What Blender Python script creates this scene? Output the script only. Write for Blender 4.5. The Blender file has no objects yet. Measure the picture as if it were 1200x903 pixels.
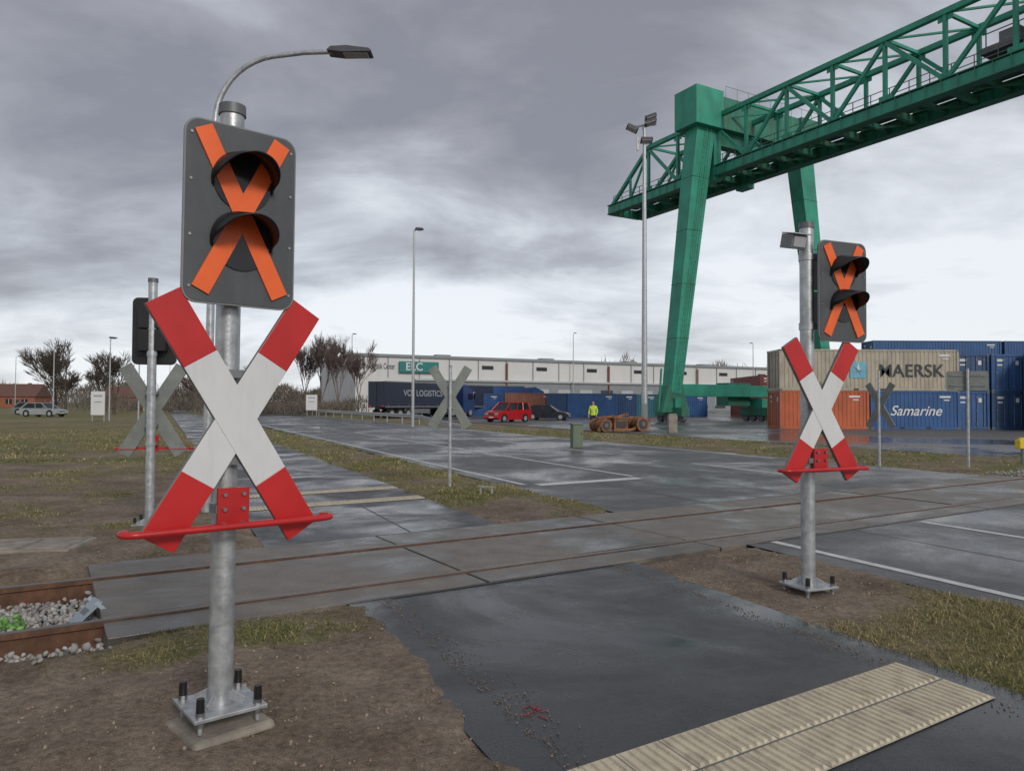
import bpy, math, random
import numpy as np
import bmesh
from mathutils import Vector, Matrix
random.seed(7); rng=np.random.default_rng(7)
sc=bpy.context.scene
COL=sc.collection
R=math.radians

# ------------------------------------------------------------------ materials
def nt(m):
    m.use_nodes=True
    n=m.node_tree; b=n.nodes.get('Principled BSDF')
    return n,b
def N(n,t,**k):
    x=n.nodes.new(t)
    for a,v in k.items(): setattr(x,a,v)
    return x
def noise(n,vec,scale,detail=4,rough=.55,dist=0):
    t=N(n,'ShaderNodeTexNoise'); t.inputs['Scale'].default_value=scale; t.inputs['Detail'].default_value=detail
    t.inputs['Roughness'].default_value=rough; t.inputs['Distortion'].default_value=dist
    if vec is not None: n.links.new(vec,t.inputs['Vector'])
    return t.outputs['Fac']
def ramp(n,fac,stops,interp='LINEAR'):
    r=N(n,'ShaderNodeValToRGB'); cr=r.color_ramp; cr.interpolation=interp
    while len(cr.elements)<len(stops): cr.elements.new(.5)
    for e,(p,c) in zip(cr.elements,stops):
        e.position=p
        e.color=(c,c,c,1) if isinstance(c,(int,float)) else (*c,1)
    n.links.new(fac,r.inputs['Fac']); return r.outputs['Color']
def mix(n,fac,a,b,mode='MIX'):
    m=N(n,'ShaderNodeMix',data_type='RGBA',blend_type=mode)
    for s,v in ((0,fac),(6,a),(7,b)):
        if isinstance(v,(int,float)): m.inputs[s].default_value=v
        elif isinstance(v,tuple): m.inputs[s].default_value=(*v,1)
        else: n.links.new(v,m.inputs[s])
    return m.outputs[2]
def bumpn(n,b,h,strength,dist=.02):
    k=N(n,'ShaderNodeBump'); k.inputs['Strength'].default_value=strength; k.inputs['Distance'].default_value=dist
    n.links.new(h,k.inputs['Height']); n.links.new(k.outputs['Normal'],b.inputs['Normal'])
def obj_vec(n,scale=None):
    tc=N(n,'ShaderNodeTexCoord'); o=tc.outputs['Object']
    if scale:
        mp=N(n,'ShaderNodeMapping'); mp.inputs['Scale'].default_value=scale; n.links.new(o,mp.inputs['Vector']); o=mp.outputs['Vector']
    return o
def mat(name,col,rough=.55,metal=0,var=.15,scale=5,bump=0,bscale=80,streak=0,streakcol=(.05,.04,.03),sscale=(5,5,.8),spec=.5,edge=None):
    m=bpy.data.materials.new(name); n,b=nt(m)
    v=obj_vec(n)
    f=noise(n,v,scale,3)
    c=mix(n,ramp(n,f,[(.3,0.),(.7,1.)]),tuple(x*(1-var) for x in col),tuple(min(1,x*(1+var)) for x in col))
    if streak:
        sv=obj_vec(n,sscale); s=noise(n,sv,2.5,5,.65)
        sf=ramp(n,s,[(.48,0.),(.72,streak)])
        c=mix(n,sf,c,streakcol)
    n.links.new(c,b.inputs['Base Color'])
    r=N(n,'ShaderNodeMapRange'); n.links.new(f,r.inputs[0])
    r.inputs[3].default_value=max(.03,rough-.12); r.inputs[4].default_value=min(1,rough+.12)
    n.links.new(r.outputs[0],b.inputs['Roughness'])
    b.inputs['Metallic'].default_value=metal
    b.inputs['Specular IOR Level'].default_value=spec
    if bump: bumpn(n,b,noise(n,v,bscale,2),bump,.01)
    return m

def asphalt(name,dry,wetcol,wet_lo,wet_hi,scale=.5,wr=.2,dr=.62,fine=140,mudamt=.3):
    m=bpy.data.materials.new(name); n,b=nt(m)
    v=obj_vec(n)
    w=noise(n,v,scale,6,.6,.6)
    w=ramp(n,w,[(wet_lo,0.),(wet_hi,1.)])
    g=noise(n,v,fine,2,.7)
    agg=ramp(n,g,[(.35,.5),(.65,1.5)])
    nn=noise(n,v,1.7,6,.7)
    dryc=mix(n,1.0,dry,agg,'MULTIPLY'); dryc=mix(n,1.0,dryc,ramp(n,nn,[(.3,.78),(.7,1.22)]),'MULTIPLY')
    c=mix(n,w,dryc,wetcol)
    mud=ramp(n,nn,[(.52,0.),(.75,mudamt)])
    c=mix(n,mud,c,(.13,.115,.095))
    n.links.new(c,b.inputs['Base Color'])
    r=mix(n,w,(dr,)*3,(wr,)*3)
    rr=mix(n,.5,r,mix(n,1.0,r,ramp(n,nn,[(.3,.35),(.7,1.7)]),'MULTIPLY'))
    n.links.new(rr,b.inputs['Roughness'])
    k=N(n,'ShaderNodeBump'); n.links.new(g,k.inputs['Height']); k.inputs['Distance'].default_value=.006
    st=N(n,'ShaderNodeMapRange'); n.links.new(w,st.inputs[0]); st.inputs[3].default_value=.75; st.inputs[4].default_value=.12
    n.links.new(st.outputs[0],k.inputs['Strength']); n.links.new(k.outputs['Normal'],b.inputs['Normal'])
    return m

M={}
M['galv']=mat('galvanised_steel',(.48,.50,.51),.42,.6,.24,14,.15,60,.4,(.28,.29,.30))
M['galvdk']=mat('galvanised_dull',(.22,.23,.235),.55,.5,.2,9,.1,60)
M['signback']=mat('sign_back_grey',(.22,.235,.22),.6,.2,.15,6,0,60,.3,(.14,.145,.125))
M['white']=mat('retroreflective_white',(.68,.69,.69),.42,0,.04,4,.03,200,.35,(.48,.48,.45))
M['red']=mat('retroreflective_red',(.54,.02,.02),.36,0,.10,5,.03,200,.25,(.36,.02,.02))
M['redpaint']=mat('red_paint',(.50,.02,.022),.35,0,.12,8,0,60,.3,(.3,.02,.02))
M['orange']=mat('retroreflective_orange',(.90,.14,.022),.4,0,.08,6)
M['panel']=mat('signal_panel_grey',(.075,.082,.088),.5,0,.16,4,.04,120,.4,(.12,.125,.13))
M['paneledge']=mat('panel_edge_grey',(.22,.23,.235),.45,0,.1,4)
M['black']=mat('black_plastic',(.012,.012,.013),.4,0,.2,8)
M['lens']=mat('signal_lens_dark',(.018,.018,.02),.12,0,.2,8)
M['rust']=mat('rusty_rail',(.15,.075,.045),.8,.2,.35,9,.3,50,.5,(.05,.03,.02))
M['railtop']=mat('rail_head_worn',(.15,.12,.10),.35,.7,.25,9)
M['bolt']=mat('bolt_steel',(.3,.3,.3),.4,.9,.2,20)
M['concrete']=mat('foundation_concrete',(.26,.23,.19),.85,0,.3,7,.6,40,.5,(.15,.12,.09))
M['slab']=mat('slab_concrete',(.29,.26,.22),.8,0,.25,4,.4,50,.4,(.14,.12,.095))
M['green']=mat('crane_green',(.035,.30,.20),.5,0,.2,.6,0,30,.5,(.03,.14,.09),(.8,.8,.12))
M['greendk']=mat('crane_green_dirty',(.035,.20,.135),.6,0,.28,.6,0,30,.8,(.07,.075,.035),(.8,.8,.12))
M['grey']=mat('machine_grey',(.14,.145,.15),.5,.3,.2,2)
M['glass']=mat('dark_glass',(.015,.018,.02),.08,0,.1,3)
M['tyre']=mat('tyre_rubber',(.02,.02,.02),.8,0,.2,20)
M['bark']=mat('bare_branches',(.10,.078,.06),.9,0,.3,2)
M['birch']=mat('birch_twigs',(.19,.14,.125),.9,0,.3,2)
M['twig']=mat('distant_hedge_twigs',(.14,.12,.095),.95,0,.4,.2)
M['whitepaint']=mat('road_marking_paint',(.60,.60,.58),.55,0,.12,3,.2,120,.55,(.22,.22,.22),(3,3,3))
M['tactile']=mat('tactile_paving_cream',(.60,.53,.39),.65,0,.10,6,.3,90,.6,(.28,.24,.17),(4,4,4))
M['joint']=mat('joint_sealant_dark',(.03,.03,.03),.5,0,.2,8)
M['graffiti']=mat('spray_red',(.32,.03,.05),.6,0,.3,20)
M['bluegrey']=mat('deflector_plate',(.34,.41,.46),.5,.3,.15,8)
M['yellow']=mat('yellow_plastic',(.75,.55,.02),.45,0,.1,8)
M['cabgreen']=mat('cabinet_green',(.14,.18,.12),.6,0,.1,8)
M['hivis']=mat('hivis_fabric',(.62,.85,.03),.7,0,.1,8)
M['trousers']=mat('dark_trousers',(.03,.035,.05),.8,0,.2,8)
M['skin']=mat('skin',(.5,.3,.22),.5,0,.05,8)
M['hair']=mat('hair_brown',(.04,.025,.015),.7,0,.2,30)
M['ruststeel']=mat('rusted_steel_orange',(.26,.12,.06),.8,.1,.5,2,.3,20,.8,(.07,.045,.03))
M['wall']=mat('warehouse_cladding',(.64,.64,.62),.6,0,.04,.2,0,30,.25,(.46,.46,.44),(.3,.3,.03))
M['wallgrey']=mat('warehouse_grey',(.24,.26,.27),.6,0,.08,.3)
M['door']=mat('dock_door',(.42,.44,.45),.5,0,.08,.5)
M['doordark']=mat('dock_opening',(.05,.05,.055),.7,0,.1,.5)
M['teal']=mat('teal_sign',(.01,.19,.18),.5,0,.05,1)
M['textdark']=mat('lettering_dark',(.03,.04,.05),.5,0,.05,1)
M['textwhite']=mat('lettering_white',(.7,.7,.7),.5,0,.05,1)
M['textgrey']=mat('lettering_grey',(.36,.38,.42),.5,0,.05,1)
M['brick']=mat('red_brick',(.28,.10,.06),.8,0,.2,3)
M['rooftile']=mat('roof_tiles',(.14,.07,.055),.8,0,.2,3)
M['lampgrey']=mat('lamp_head',(.10,.10,.11),.45,.4,.1,5)
M['lampglass']=mat('lamp_glass',(.4,.4,.42),.15,0,.05,5)
def panelmat():
    m=bpy.data.materials.new('crossing_panel_concrete'); n,b=nt(m)
    v=obj_vec(n)
    w=ramp(n,noise(n,v,.7,5,.6,.5),[(.45,0.),(.63,1.)])
    c=mix(n,ramp(n,noise(n,v,3,6,.65),[(.3,0.),(.7,1.)]),(.13,.115,.095),(.215,.19,.16))
    c=mix(n,1.0,c,ramp(n,noise(n,v,90,2),[(.3,.7),(.7,1.3)]),'MULTIPLY')
    c=mix(n,w,c,(.075,.067,.058))
    n.links.new(c,b.inputs['Base Color'])
    n.links.new(mix(n,w,(.58,)*3,(.18,)*3),b.inputs['Roughness'])
    bumpn(n,b,noise(n,v,70,2),.28,.008)
    return m
M['xpanel']=panelmat()
M['road']=asphalt('road_asphalt_damp',(.082,.083,.086),(.045,.046,.048),.43,.62,.28,.14,.54)
M['path']=asphalt('path_asphalt_damp',(.050,.052,.055),(.020,.021,.023),.40,.60,.55,.13,.50,120,.22)
M['yard']=asphalt('yard_asphalt_damp',(.11,.106,.10),(.06,.06,.06),.42,.58,.09,.15,.58)
def groundmat():
    m=bpy.data.materials.new('soil_and_grass'); n,b=nt(m)
    v=obj_vec(n)
    at=N(n,'ShaderNodeAttribute'); at.attribute_name='grass'
    n1=noise(n,v,1.3,6,.65); n2=noise(n,v,22,4,.7); n3=noise(n,v,130,2,.7)
    soil=mix(n,ramp(n,n1,[(.35,0.),(.65,1.)]),(.175,.132,.097),(.33,.265,.205))
    soil=mix(n,1.0,soil,ramp(n,n2,[(.3,.6),(.7,1.35)]),'MULTIPLY')
    soil=mix(n,1.0,soil,ramp(n,n3,[(.3,.65),(.7,1.35)]),'MULTIPLY')
    vo=N(n,'ShaderNodeTexVoronoi'); vo.inputs['Scale'].default_value=38; n.links.new(v,vo.inputs['Vector'])
    peb=ramp(n,vo.outputs['Distance'],[(.10,1.),(.17,0.)])
    soil=mix(n,mix(n,1.0,peb,ramp(n,n1,[(.5,0.),(.62,.7)]),'MULTIPLY'),soil,(.40,.37,.33))
    g=mix(n,ramp(n,noise(n,v,.45,6,.7),[(.35,0.),(.65,1.)]),(.12,.14,.045),(.25,.21,.105))
    g=mix(n,1.0,g,ramp(n,n2,[(.3,.45),(.7,1.5)]),'MULTIPLY')
    f=ramp(n,mix(n,.5,at.outputs['Fac'],noise(n,v,6,5,.7)),[(.42,0.),(.60,1.)])
    n.links.new(mix(n,f,soil,g),b.inputs['Base Color'])
    b.inputs['Roughness'].default_value=.95; b.inputs['Specular IOR Level'].default_value=.2
    bumpn(n,b,mix(n,.5,n2,n3),.9,.04)
    return m
M['ground']=groundmat()
def attrmat(name,rough=.8):
    m=bpy.data.materials.new(name); n,b=nt(m)
    at=N(n,'ShaderNodeAttribute'); at.attribute_name='col'
    n.links.new(at.outputs['Color'],b.inputs['Base Color']); b.inputs['Roughness'].default_value=rough
    b.inputs['Specular IOR Level'].default_value=.2
    return m
M['blade']=attrmat('grass_blades',.7); M['stone']=attrmat('ballast_stone',.85)
_paint={}
def paint(col,rough=.4,streak=.5,nm='container_paint'):
    k=(col,rough)
    if k not in _paint:
        _paint[k]=mat(nm,col,rough,0,.16,.9,0,30,streak,tuple(x*.45+.03 for x in col),(1.5,1.5,.25))
    return _paint[k]

# ------------------------------------------------------------------ builders
class MB:
    def __init__(s): s.v=[];s.f=[];s.m=[];s.sm=[];s.mats=[]
    def mi(s,m):
        if m not in s.mats: s.mats.append(m)
        return s.mats.index(m)
    def add(s,vs,fs,m,smooth=False,T=None):
        o=len(s.v)
        s.v+= [tuple(T@Vector(p)) for p in vs] if T is not None else [tuple(p) for p in vs]
        k=s.mi(m)
        for f in fs: s.f.append([i+o for i in f]); s.m.append(k); s.sm.append(smooth)
    def box(s,c,d,m,T=None):
        x,y,z=c; a,b,e=d[0]/2,d[1]/2,d[2]/2
        vs=[(x+i*a,y+j*b,z+k*e) for i in(-1,1) for j in(-1,1) for k in(-1,1)]
        s.add(vs,[(0,1,3,2),(4,6,7,5),(0,4,5,1),(2,3,7,6),(0,2,6,4),(1,5,7,3)],m,False,T)
    def cyl(s,p0,p1,r0,r1,m,n=14,caps=True):
        p0=Vector(p0);p1=Vector(p1);d=(p1-p0).normalized()
        a=d.orthogonal().normalized();b=d.cross(a)
        vs=[];
        for p,r in((p0,r0),(p1,r1)):
            for i in range(n):
                t=2*math.pi*i/n; vs.append(p+a*math.cos(t)*r+b*math.sin(t)*r)
        s.add(vs,[(i,(i+1)%n,n+(i+1)%n,n+i) for i in range(n)],m,True)
        if caps:
            s.add(vs[:n],[tuple(range(n))[::-1]],m); s.add(vs[n:],[tuple(range(n))],m)
    def beam(s,p0,p1,w,h,m,w1=None,h1=None,side=None):
        p0=Vector(p0);p1=Vector(p1);d=(p1-p0).normalized()
        if side is None:
            up=Vector((0,0,1))
            if abs(d.z)>.98: up=Vector((0,1,0))
            sd=d.cross(up).normalized()
        else:
            sd=Vector(side); sd=(sd-d*sd.dot(d)).normalized()
        u=sd.cross(d).normalized()
        w1=w if w1 is None else w1;h1=h if h1 is None else h1
        vs=[]
        for p,a,b in((p0,w/2,h/2),(p1,w1/2,h1/2)):
            for i,j in((-1,-1),(1,-1),(1,1),(-1,1)): vs.append(p+sd*i*a+u*j*b)
        s.add(vs,[(0,1,2,3)[::-1],(4,5,6,7),(0,1,5,4),(1,2,6,5),(2,3,7,6),(3,0,4,7)],m)
    def prism(s,poly,y0,y1,m,smooth=False):   # poly in (x,z), extruded along y
        n=len(poly)
        vs=[(x,y0,z) for x,z in poly]+[(x,y1,z) for x,z in poly]
        s.add(vs,[(i,(i+1)%n,n+(i+1)%n,n+i) for i in range(n)],m,smooth)
        s.add(vs[:n],[tuple(range(n))],m); s.add(vs[n:],[tuple(range(n))[::-1]],m)
    def tube(s,pts,r,m,n=10):
        pts=[Vector(p) for p in pts]; rings=[]; prev=None; N_=len(pts)
        for i,p in enumerate(pts):
            d=((pts[min(i+1,N_-1)]-pts[max(i-1,0)])).normalized()
            a=d.orthogonal().normalized() if prev is None else (prev-d*prev.dot(d)).normalized()
            prev=a;b=d.cross(a); rr=r[i] if isinstance(r,list) else r
            rings+= [p+a*math.cos(2*math.pi*k/n)*rr+b*math.sin(2*math.pi*k/n)*rr for k in range(n)]
        fs=[(i*n+k,i*n+(k+1)%n,(i+1)*n+(k+1)%n,(i+1)*n+k) for i in range(N_-1) for k in range(n)]
        s.add(rings,fs,m,True); s.add(rings[:n],[tuple(range(n))[::-1]],m); s.add(rings[-n:],[tuple(range(n))],m)
    def obj(s,name,parent=None,bevel=0,loc=(0,0,0),rz=0):
        me=bpy.data.meshes.new(name); me.from_pydata(s.v,[],s.f)
        for m in s.mats: me.materials.append(m)
        me.polygons.foreach_set('material_index',s.m); me.polygons.foreach_set('use_smooth',s.sm); me.update()
        bm=bmesh.new(); bm.from_mesh(me); bmesh.ops.recalc_face_normals(bm,faces=bm.faces); bm.to_mesh(me); bm.free()
        o=bpy.data.objects.new(name,me); COL.objects.link(o); o.location=loc; o.rotation_euler=(0,0,rz)
        if parent: o.parent=parent
        if bevel:
            b=o.modifiers.new('bevel','BEVEL'); b.width=bevel; b.segments=2; b.limit_method='ANGLE'; b.angle_limit=R(40)
        return o
def empty(name,loc=(0,0,0),rz=0):
    e=bpy.data.objects.new(name,None); COL.objects.link(e); e.location=loc; e.rotation_euler=(0,0,rz); e.empty_display_size=.2
    return e
def text(name,s,size,m,parent,loc,rot,extr=.002,sx=1,align='CENTER',shear=0):
    c=bpy.data.curves.new(name,'FONT'); c.body=s; c.size=size; c.extrude=extr; c.align_x=align; c.align_y='CENTER'; c.shear=shear
    c.materials.append(m); c.offset=size*.010
    o=bpy.data.objects.new(name,c); COL.objects.link(o); o.parent=parent; o.location=loc; o.rotation_euler=rot; o.scale=(sx,1,1)
    return o
def np_mesh(name,V,F,m,col=None,parent=None):
    me=bpy.data.meshes.new(name); k=F.shape[1]
    me.vertices.add(len(V)); me.vertices.foreach_set('co',V.astype(np.float32).ravel())
    me.loops.add(F.size); me.loops.foreach_set('vertex_index',F.astype(np.int32).ravel())
    me.polygons.add(len(F)); me.polygons.foreach_set('loop_start',np.arange(0,F.size,k,dtype=np.int32))
    me.update(calc_edges=True); me.validate()
    if col is not None:
        a=me.color_attributes.new('col','FLOAT_COLOR','POINT')
        a.data.foreach_set('color',np.concatenate([col,np.ones((len(col),1))],1).astype(np.float32).ravel())
    me.materials.append(m)
    o=bpy.data.objects.new(name,me); COL.objects.link(o)
    if parent: o.parent=parent
    return o

# ------------------------------------------------------------------ site frames
TX,TY=.843,.537
UL=-3.50
def uv_of(X,Y): return TX*X+TY*(Y-7.25), -TY*X+TX*(Y-7.25)
def xy_uv(u,v): return (TX*u-TY*v, 7.25+TY*u+TX*v)
def q_of(X,Y): return X+.476*Y
def xy_qv(q,v):
    Y=(v+6.112+.537*q)/1.0986; return (q-.476*Y,Y)
def xy_qY(q,Y): return (q-.476*Y,Y)
def hsh(i,j,s):
    a=np.sin(i*127.1+j*311.7+s*74.7)*43758.5453; return a-np.floor(a)
def vn(x,y,s=0):
    i=np.floor(x);j=np.floor(y);fx=x-i;fy=y-j;fx=fx*fx*(3-2*fx);fy=fy*fy*(3-2*fy)
    return (hsh(i,j,s)*(1-fx)+hsh(i+1,j,s)*fx)*(1-fy)+(hsh(i,j+1,s)*(1-fx)+hsh(i+1,j+1,s)*fx)*fy
def fbm(x,y,o=4,s=0):
    t=0;a=.5
    for k in range(o): t=t+a*vn(x,y,s+k); x=x*2.03;y=y*2.03;a*=.5
    return t/(1-.5**o)
def sst(a,b,x):
    t=np.clip((x-a)/(b-a),0,1); return t*t*(3-2*t)
def paved(X,Y):
    u,v=uv_of(X,Y);q=q_of(X,Y)
    road=np.maximum(6.85-q,q-18.7)*.903
    pn=np.maximum(np.maximum(1.72-q,q-4.62)*.903,v-.5)
    pf=np.maximum(np.maximum(1.3-q,q-4.35)*.903,.5-v)
    pa=np.maximum(np.maximum(-.45-v,v-2.2),np.maximum(UL-u,u-14.5))
    yd=np.maximum((26-q)*.903,5-v)
    return np.minimum(np.minimum(np.minimum(road,pn),np.minimum(pf,pa)),yd)
def height(X,Y):
    u,v=uv_of(X,Y)
    dp=paved(X,Y)+(fbm(X*2.2,Y*2.2,4,3)-.5)*.30
    d=np.hypot(X,Y-6)
    fade=1-sst(24,40,d)
    h=.02+(fbm(X*1.1,Y*1.1,5,9)-.45)*.12+(fbm(X*9,Y*9,3,5)-.5)*.03
    z=-.03+sst(0,.22,dp)*(.03+h)*fade
    tr=sst(0,.2,UL+.1-u)*sst(0,.35,1.45-np.abs(v-.62))*(1-sst(8,12,-u))
    z=z*(1-tr)+(-.19)*tr
    return z
def grassy(X,Y):
    u,v=uv_of(X,Y);q=q_of(X,Y)
    n=fbm(X*.9,Y*.9,5,21)
    g=np.full_like(X,.5)
    lf=(q<1.7)&(v<-.3)
    band=sst(-1.6,-1.0,v)
    g=np.where(lf,.0+.62*band*sst(-4.5,-2.5,u)-.2*sst(-.7,-.4,v),g)
    md=(q>4.5)&(q<7)&(v<-.3)
    g=np.where(md,.02+.76*sst(-2.2,-3.2,v),g)
    g=np.where((q<1.35)&(v>2),.26+.38*sst(8,26,Y),g)
    g=np.where((q>4.3)&(q<7)&(v>2),.30+.35*sst(2.6,4.5,v),g)
    g=np.where((q>18.6),.62,g)
    return np.clip(g+(n-.5)*1.1,0,1)

# ------------------------------------------------------------------ ground sheet
def axis(a,b,st,lo,hi):
    x=list(np.arange(a,b,st)); s=st; p=x[-1]
    while p<hi: s*=1.16; p+=s; x.append(p)
    s=st;p=a;y=[]
    while p>lo: s*=1.16; p-=s; y.append(p)
    return np.array(y[::-1]+x)
xs=axis(-9.5,9.5,.07,-1500,1500); ys=axis(1.2,16,.07,-150,1700)
XX,YY=np.meshgrid(xs,ys); ZZ=height(XX,YY)
nx,ny=len(xs),len(ys)
V=np.stack([XX.ravel(),YY.ravel(),ZZ.ravel()],1)
ii=(np.arange(ny-1)[:,None]*nx+np.arange(nx-1)[None,:]).ravel()
F=np.stack([ii,ii+1,ii+nx+1,ii+nx],1)
gr=np_mesh('ground',V,F,M['ground'])
gr.data.polygons.foreach_set('use_smooth',np.ones(len(F),bool))
a=gr.data.attributes.new('grass','FLOAT','POINT'); a.data.foreach_set('value',grassy(V[:,0],V[:,1]).astype(np.float32))

def sheet(name,polys,z,m,parent=None):
    mb=MB()
    for p in polys: mb.add([(x,y,z) for x,y in p],[tuple(range(len(p)))],m)
    return mb.obj(name,parent)
Bv=-.45; Fv=2.2
sheet('road',[[xy_qv(6.7,Bv),xy_qY(6.7,-60),xy_qY(18.9,-60),xy_qv(18.9,Bv)],
              [xy_qv(6.7,Fv),xy_qv(18.9,Fv),xy_qY(18.9,420),xy_qY(6.7,420)]],.006,M['road'])
sheet('footpath',[[xy_qv(1.5,Bv),xy_qY(1.5,-20),xy_qY(4.8,-20),xy_qv(4.8,Bv)],
              [xy_qv(1.15,Fv),xy_qv(4.5,Fv),xy_qY(4.5,260),xy_qY(1.15,260)]],.004,M['path'])
sheet('container_yard',[[xy_qv(26,5),xy_qv(190,5),(150,170),xy_qY(26,170)]],.002,M['yard'])
mk=[]
def line(q,w,v0,v1,lst=mk):
    lst.append([xy_qv(q-w/2,v0),xy_qv(q+w/2,v0),xy_qv(q+w/2,v1),xy_qv(q-w/2,v1)])
def lineY(q,w,y0,y1): mk.append([xy_qY(q-w/2,y0),xy_qY(q+w/2,y0),xy_qY(q+w/2,y1),xy_qY(q-w/2,y1)])
line(7.15,.13,-.5,-40); lineY(7.15,.13,14.5,300)
lineY(18.35,.14,22,300); line(18.35,.13,-.6,-30)
mk.append([xy_qv(7.4,5.65),xy_qv(10.35,5.65),xy_qv(10.35,6.0),xy_qv(7.4,6.0)])
line(10.45,.13,6.2,28)
line(10.45,.13,-.6,-14)
Yc=36
while Yc<220: lineY(10.45,.13,Yc,Yc+4); Yc+=8
Yc=17
while Yc<220: lineY(14.4,.14,Yc,Yc+3); Yc+=6.5
mk.append([xy_qv(14.6,-3.9),xy_qv(18.2,-3.9),xy_qv(18.2,-4.2),xy_qv(14.6,-4.2)])
sheet('road_markings',mk,.010,M['whitepaint'])
jt=[[xy_qv(1.9,-.50),xy_qv(1.9,-.455),xy_qv(4.5,-.455),xy_qv(4.5,-.50)],[xy_qv(6.9,-.51),xy_qv(6.9,-.455),xy_qv(18.5,-.455),xy_qv(18.5,-.51)],
    [xy_qv(6.9,2.205),xy_qv(6.9,2.26),xy_qv(18.5,2.26),xy_qv(18.5,2.205)],[xy_qv(1.4,2.205),xy_qv(1.4,2.25),xy_qv(4.3,2.25),xy_qv(4.3,2.205)],
    [xy_qv(8.85,-.5),xy_qv(8.87,-.5),xy_qv(8.87,-12),xy_qv(8.85,-12)],[xy_qv(8.85,2.3),xy_qv(8.88,2.3),xy_qv(8.88,5.5),xy_qv(8.85,5.5)],
    [xy_qv(3.1,2.3),xy_qv(3.115,2.3),xy_qv(3.115,5),xy_qv(3.1,5)]]
sheet('asphalt_joints',jt,.0085,M['joint'])

# ------------------------------------------------------------------ level crossing
lc=empty('level_crossing')
mb=MB(); ang=math.atan2(TY,TX); T=Matrix.Translation((0,7.25,0))@Matrix.Rotation(ang,4,'Z')
u=UL
while u<14.4:
    L=2.96
    for v0,v1 in((-.45,-.05),(.10,1.40),(1.55,2.2)):
        Tt=T@Matrix.Rotation(random.uniform(-.0006,.0006),4,'Y')
        mb.box((u+L/2-.005,(v0+v1)/2,-.075+random.uniform(-.003,.003)),(L+.012,v1-v0,.18),M['xpanel'],Tt)
    u+=3.0
pan=mb.obj('concrete_panels',lc,.008)
mb=MB(); mb.box((5.55,.875,-.15),(17.9,2.6,.16),M['black'],T); mb.obj('groove_bed',lc)
tr=empty('railway_track')
prof=[(-.075,-.155),(.075,-.155),(.075,-.142),(.012,-.12),(.012,-.03),(.036,-.02),(.036,.018),(.030,.024),(-.030,.024),(-.036,.018),(-.036,-.02),(-.012,-.03),(-.012,-.12),(-.075,-.142)]
for k,vc in enumerate((0,1.5)):
    mb=MB(); n=len(prof); vs=[(-40,vc+a,b) for a,b in prof]+[(90,vc+a,b) for a,b in prof]
    for i in range(n):
        j=(i+1)%n; mb.add([vs[i],vs[j],vs[n+j],vs[n+i]],[(0,1,2,3)],M['railtop'] if i in(6,7,8) else M['rust'],False,T)
    mb.obj('rail_%d'%(k+1),tr)
mb=MB()
u=-4.05
while u>-38: mb.box((u,.75,-.245),(.26,2.5,.18),M['slab'],T); mb.box((u,0,-.16),(.16,.22,.03),M['rust'],T); mb.box((u,1.5,-.16),(.16,.22,.03),M['rust'],T); u-=.62
mb.obj('sleepers',tr,.01)
phi=(1+5**.5)/2
ico=np.array([(-1,phi,0),(1,phi,0),(-1,-phi,0),(1,-phi,0),(0,-1,phi),(0,1,phi),(0,-1,-phi),(0,1,-phi),(phi,0,-1),(phi,0,1),(-phi,0,-1),(-phi,0,1)])/1.9
icf=np.array([(0,11,5),(0,5,1),(0,1,7),(0,7,10),(0,10,11),(1,5,9),(5,11,4),(11,10,2),(10,7,6),(7,1,8),(3,9,4),(3,4,2),(3,2,6),(3,6,8),(3,8,9),(4,9,5),(2,4,11),(6,2,10),(8,6,7),(9,8,1)])
def rocks(name,P,size,base,parent=None,var=.35):
    n=len(P)
    s=size[0]+(size[1]-size[0])*rng.random((n,1,1))**1.6
    q=rng.normal(size=(n,4)); q/=np.linalg.norm(q,axis=1,keepdims=True)
    w,x,y,z=q.T
    Rm=np.stack([1-2*(y*y+z*z),2*(x*y-z*w),2*(x*z+y*w),2*(x*y+z*w),1-2*(x*x+z*z),2*(y*z-x*w),2*(x*z-y*w),2*(y*z+x*w),1-2*(x*x+y*y)],1).reshape(n,3,3)
    v=ico[None]*(1+rng.normal(0,.16,(n,12,1)))*np.array([1,.8,.62])
    v=np.einsum('nij,nkj->nki',Rm,v)*s+P[:,None,:]
    f=(icf[None]+12*np.arange(n)[:,None,None]).reshape(-1,3)
    c=np.array(base)*(1-var+2*var*rng.random((n,1)))*(1+rng.normal(0,.04,(n,3)))
    return np_mesh(name,v.reshape(-1,3),f,M['stone'],np.repeat(np.clip(c,0,1),12,0),parent)
def ballastpts(n,u0,u1,v0,v1,z):
    u=rng.uniform(u0,u1,n);v=rng.uniform(v0,v1,n); X=TX*u-TY*v; Y=7.25+TY*u+TX*v
    Z=z(X,Y,u,v); return np.stack([X,Y,Z],1)
P1=ballastpts(10500,-9,UL-.02,-.95,1.85,lambda X,Y,u,v: np.maximum(-.18,height(X,Y))+rng.uniform(0,.045,len(X)))
k=(hsh(P1[:,0]*50,P1[:,1]*50,3)>sst(1.5,1.9,uv_of(P1[:,0],P1[:,1])[1]))&(hsh(P1[:,0]*51,P1[:,1]*53,4)>sst(-.6,-1.0,uv_of(P1[:,0],P1[:,1])[1])); P1=P1[k]
P2=ballastpts(9000,14.6,34,-.9,2.4,lambda X,Y,u,v: height(X,Y)+rng.uniform(0,.06,len(X)))
rocks('gravel_ballast',np.concatenate([P1,P2]),(.016,.038),(.35,.34,.32),tr)
mb=MB()
T2=T@Matrix.Translation((-3.60,.52,-.03))@Matrix.Rotation(R(-42),4,'Y')@Matrix.Rotation(R(8),4,'Z')
mb.box((0,0,0),(.24,.34,.008),M['bluegrey'],T2); mb.box((0,0,.006),(.05,.18,.006),M['grey'],T2)
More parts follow.
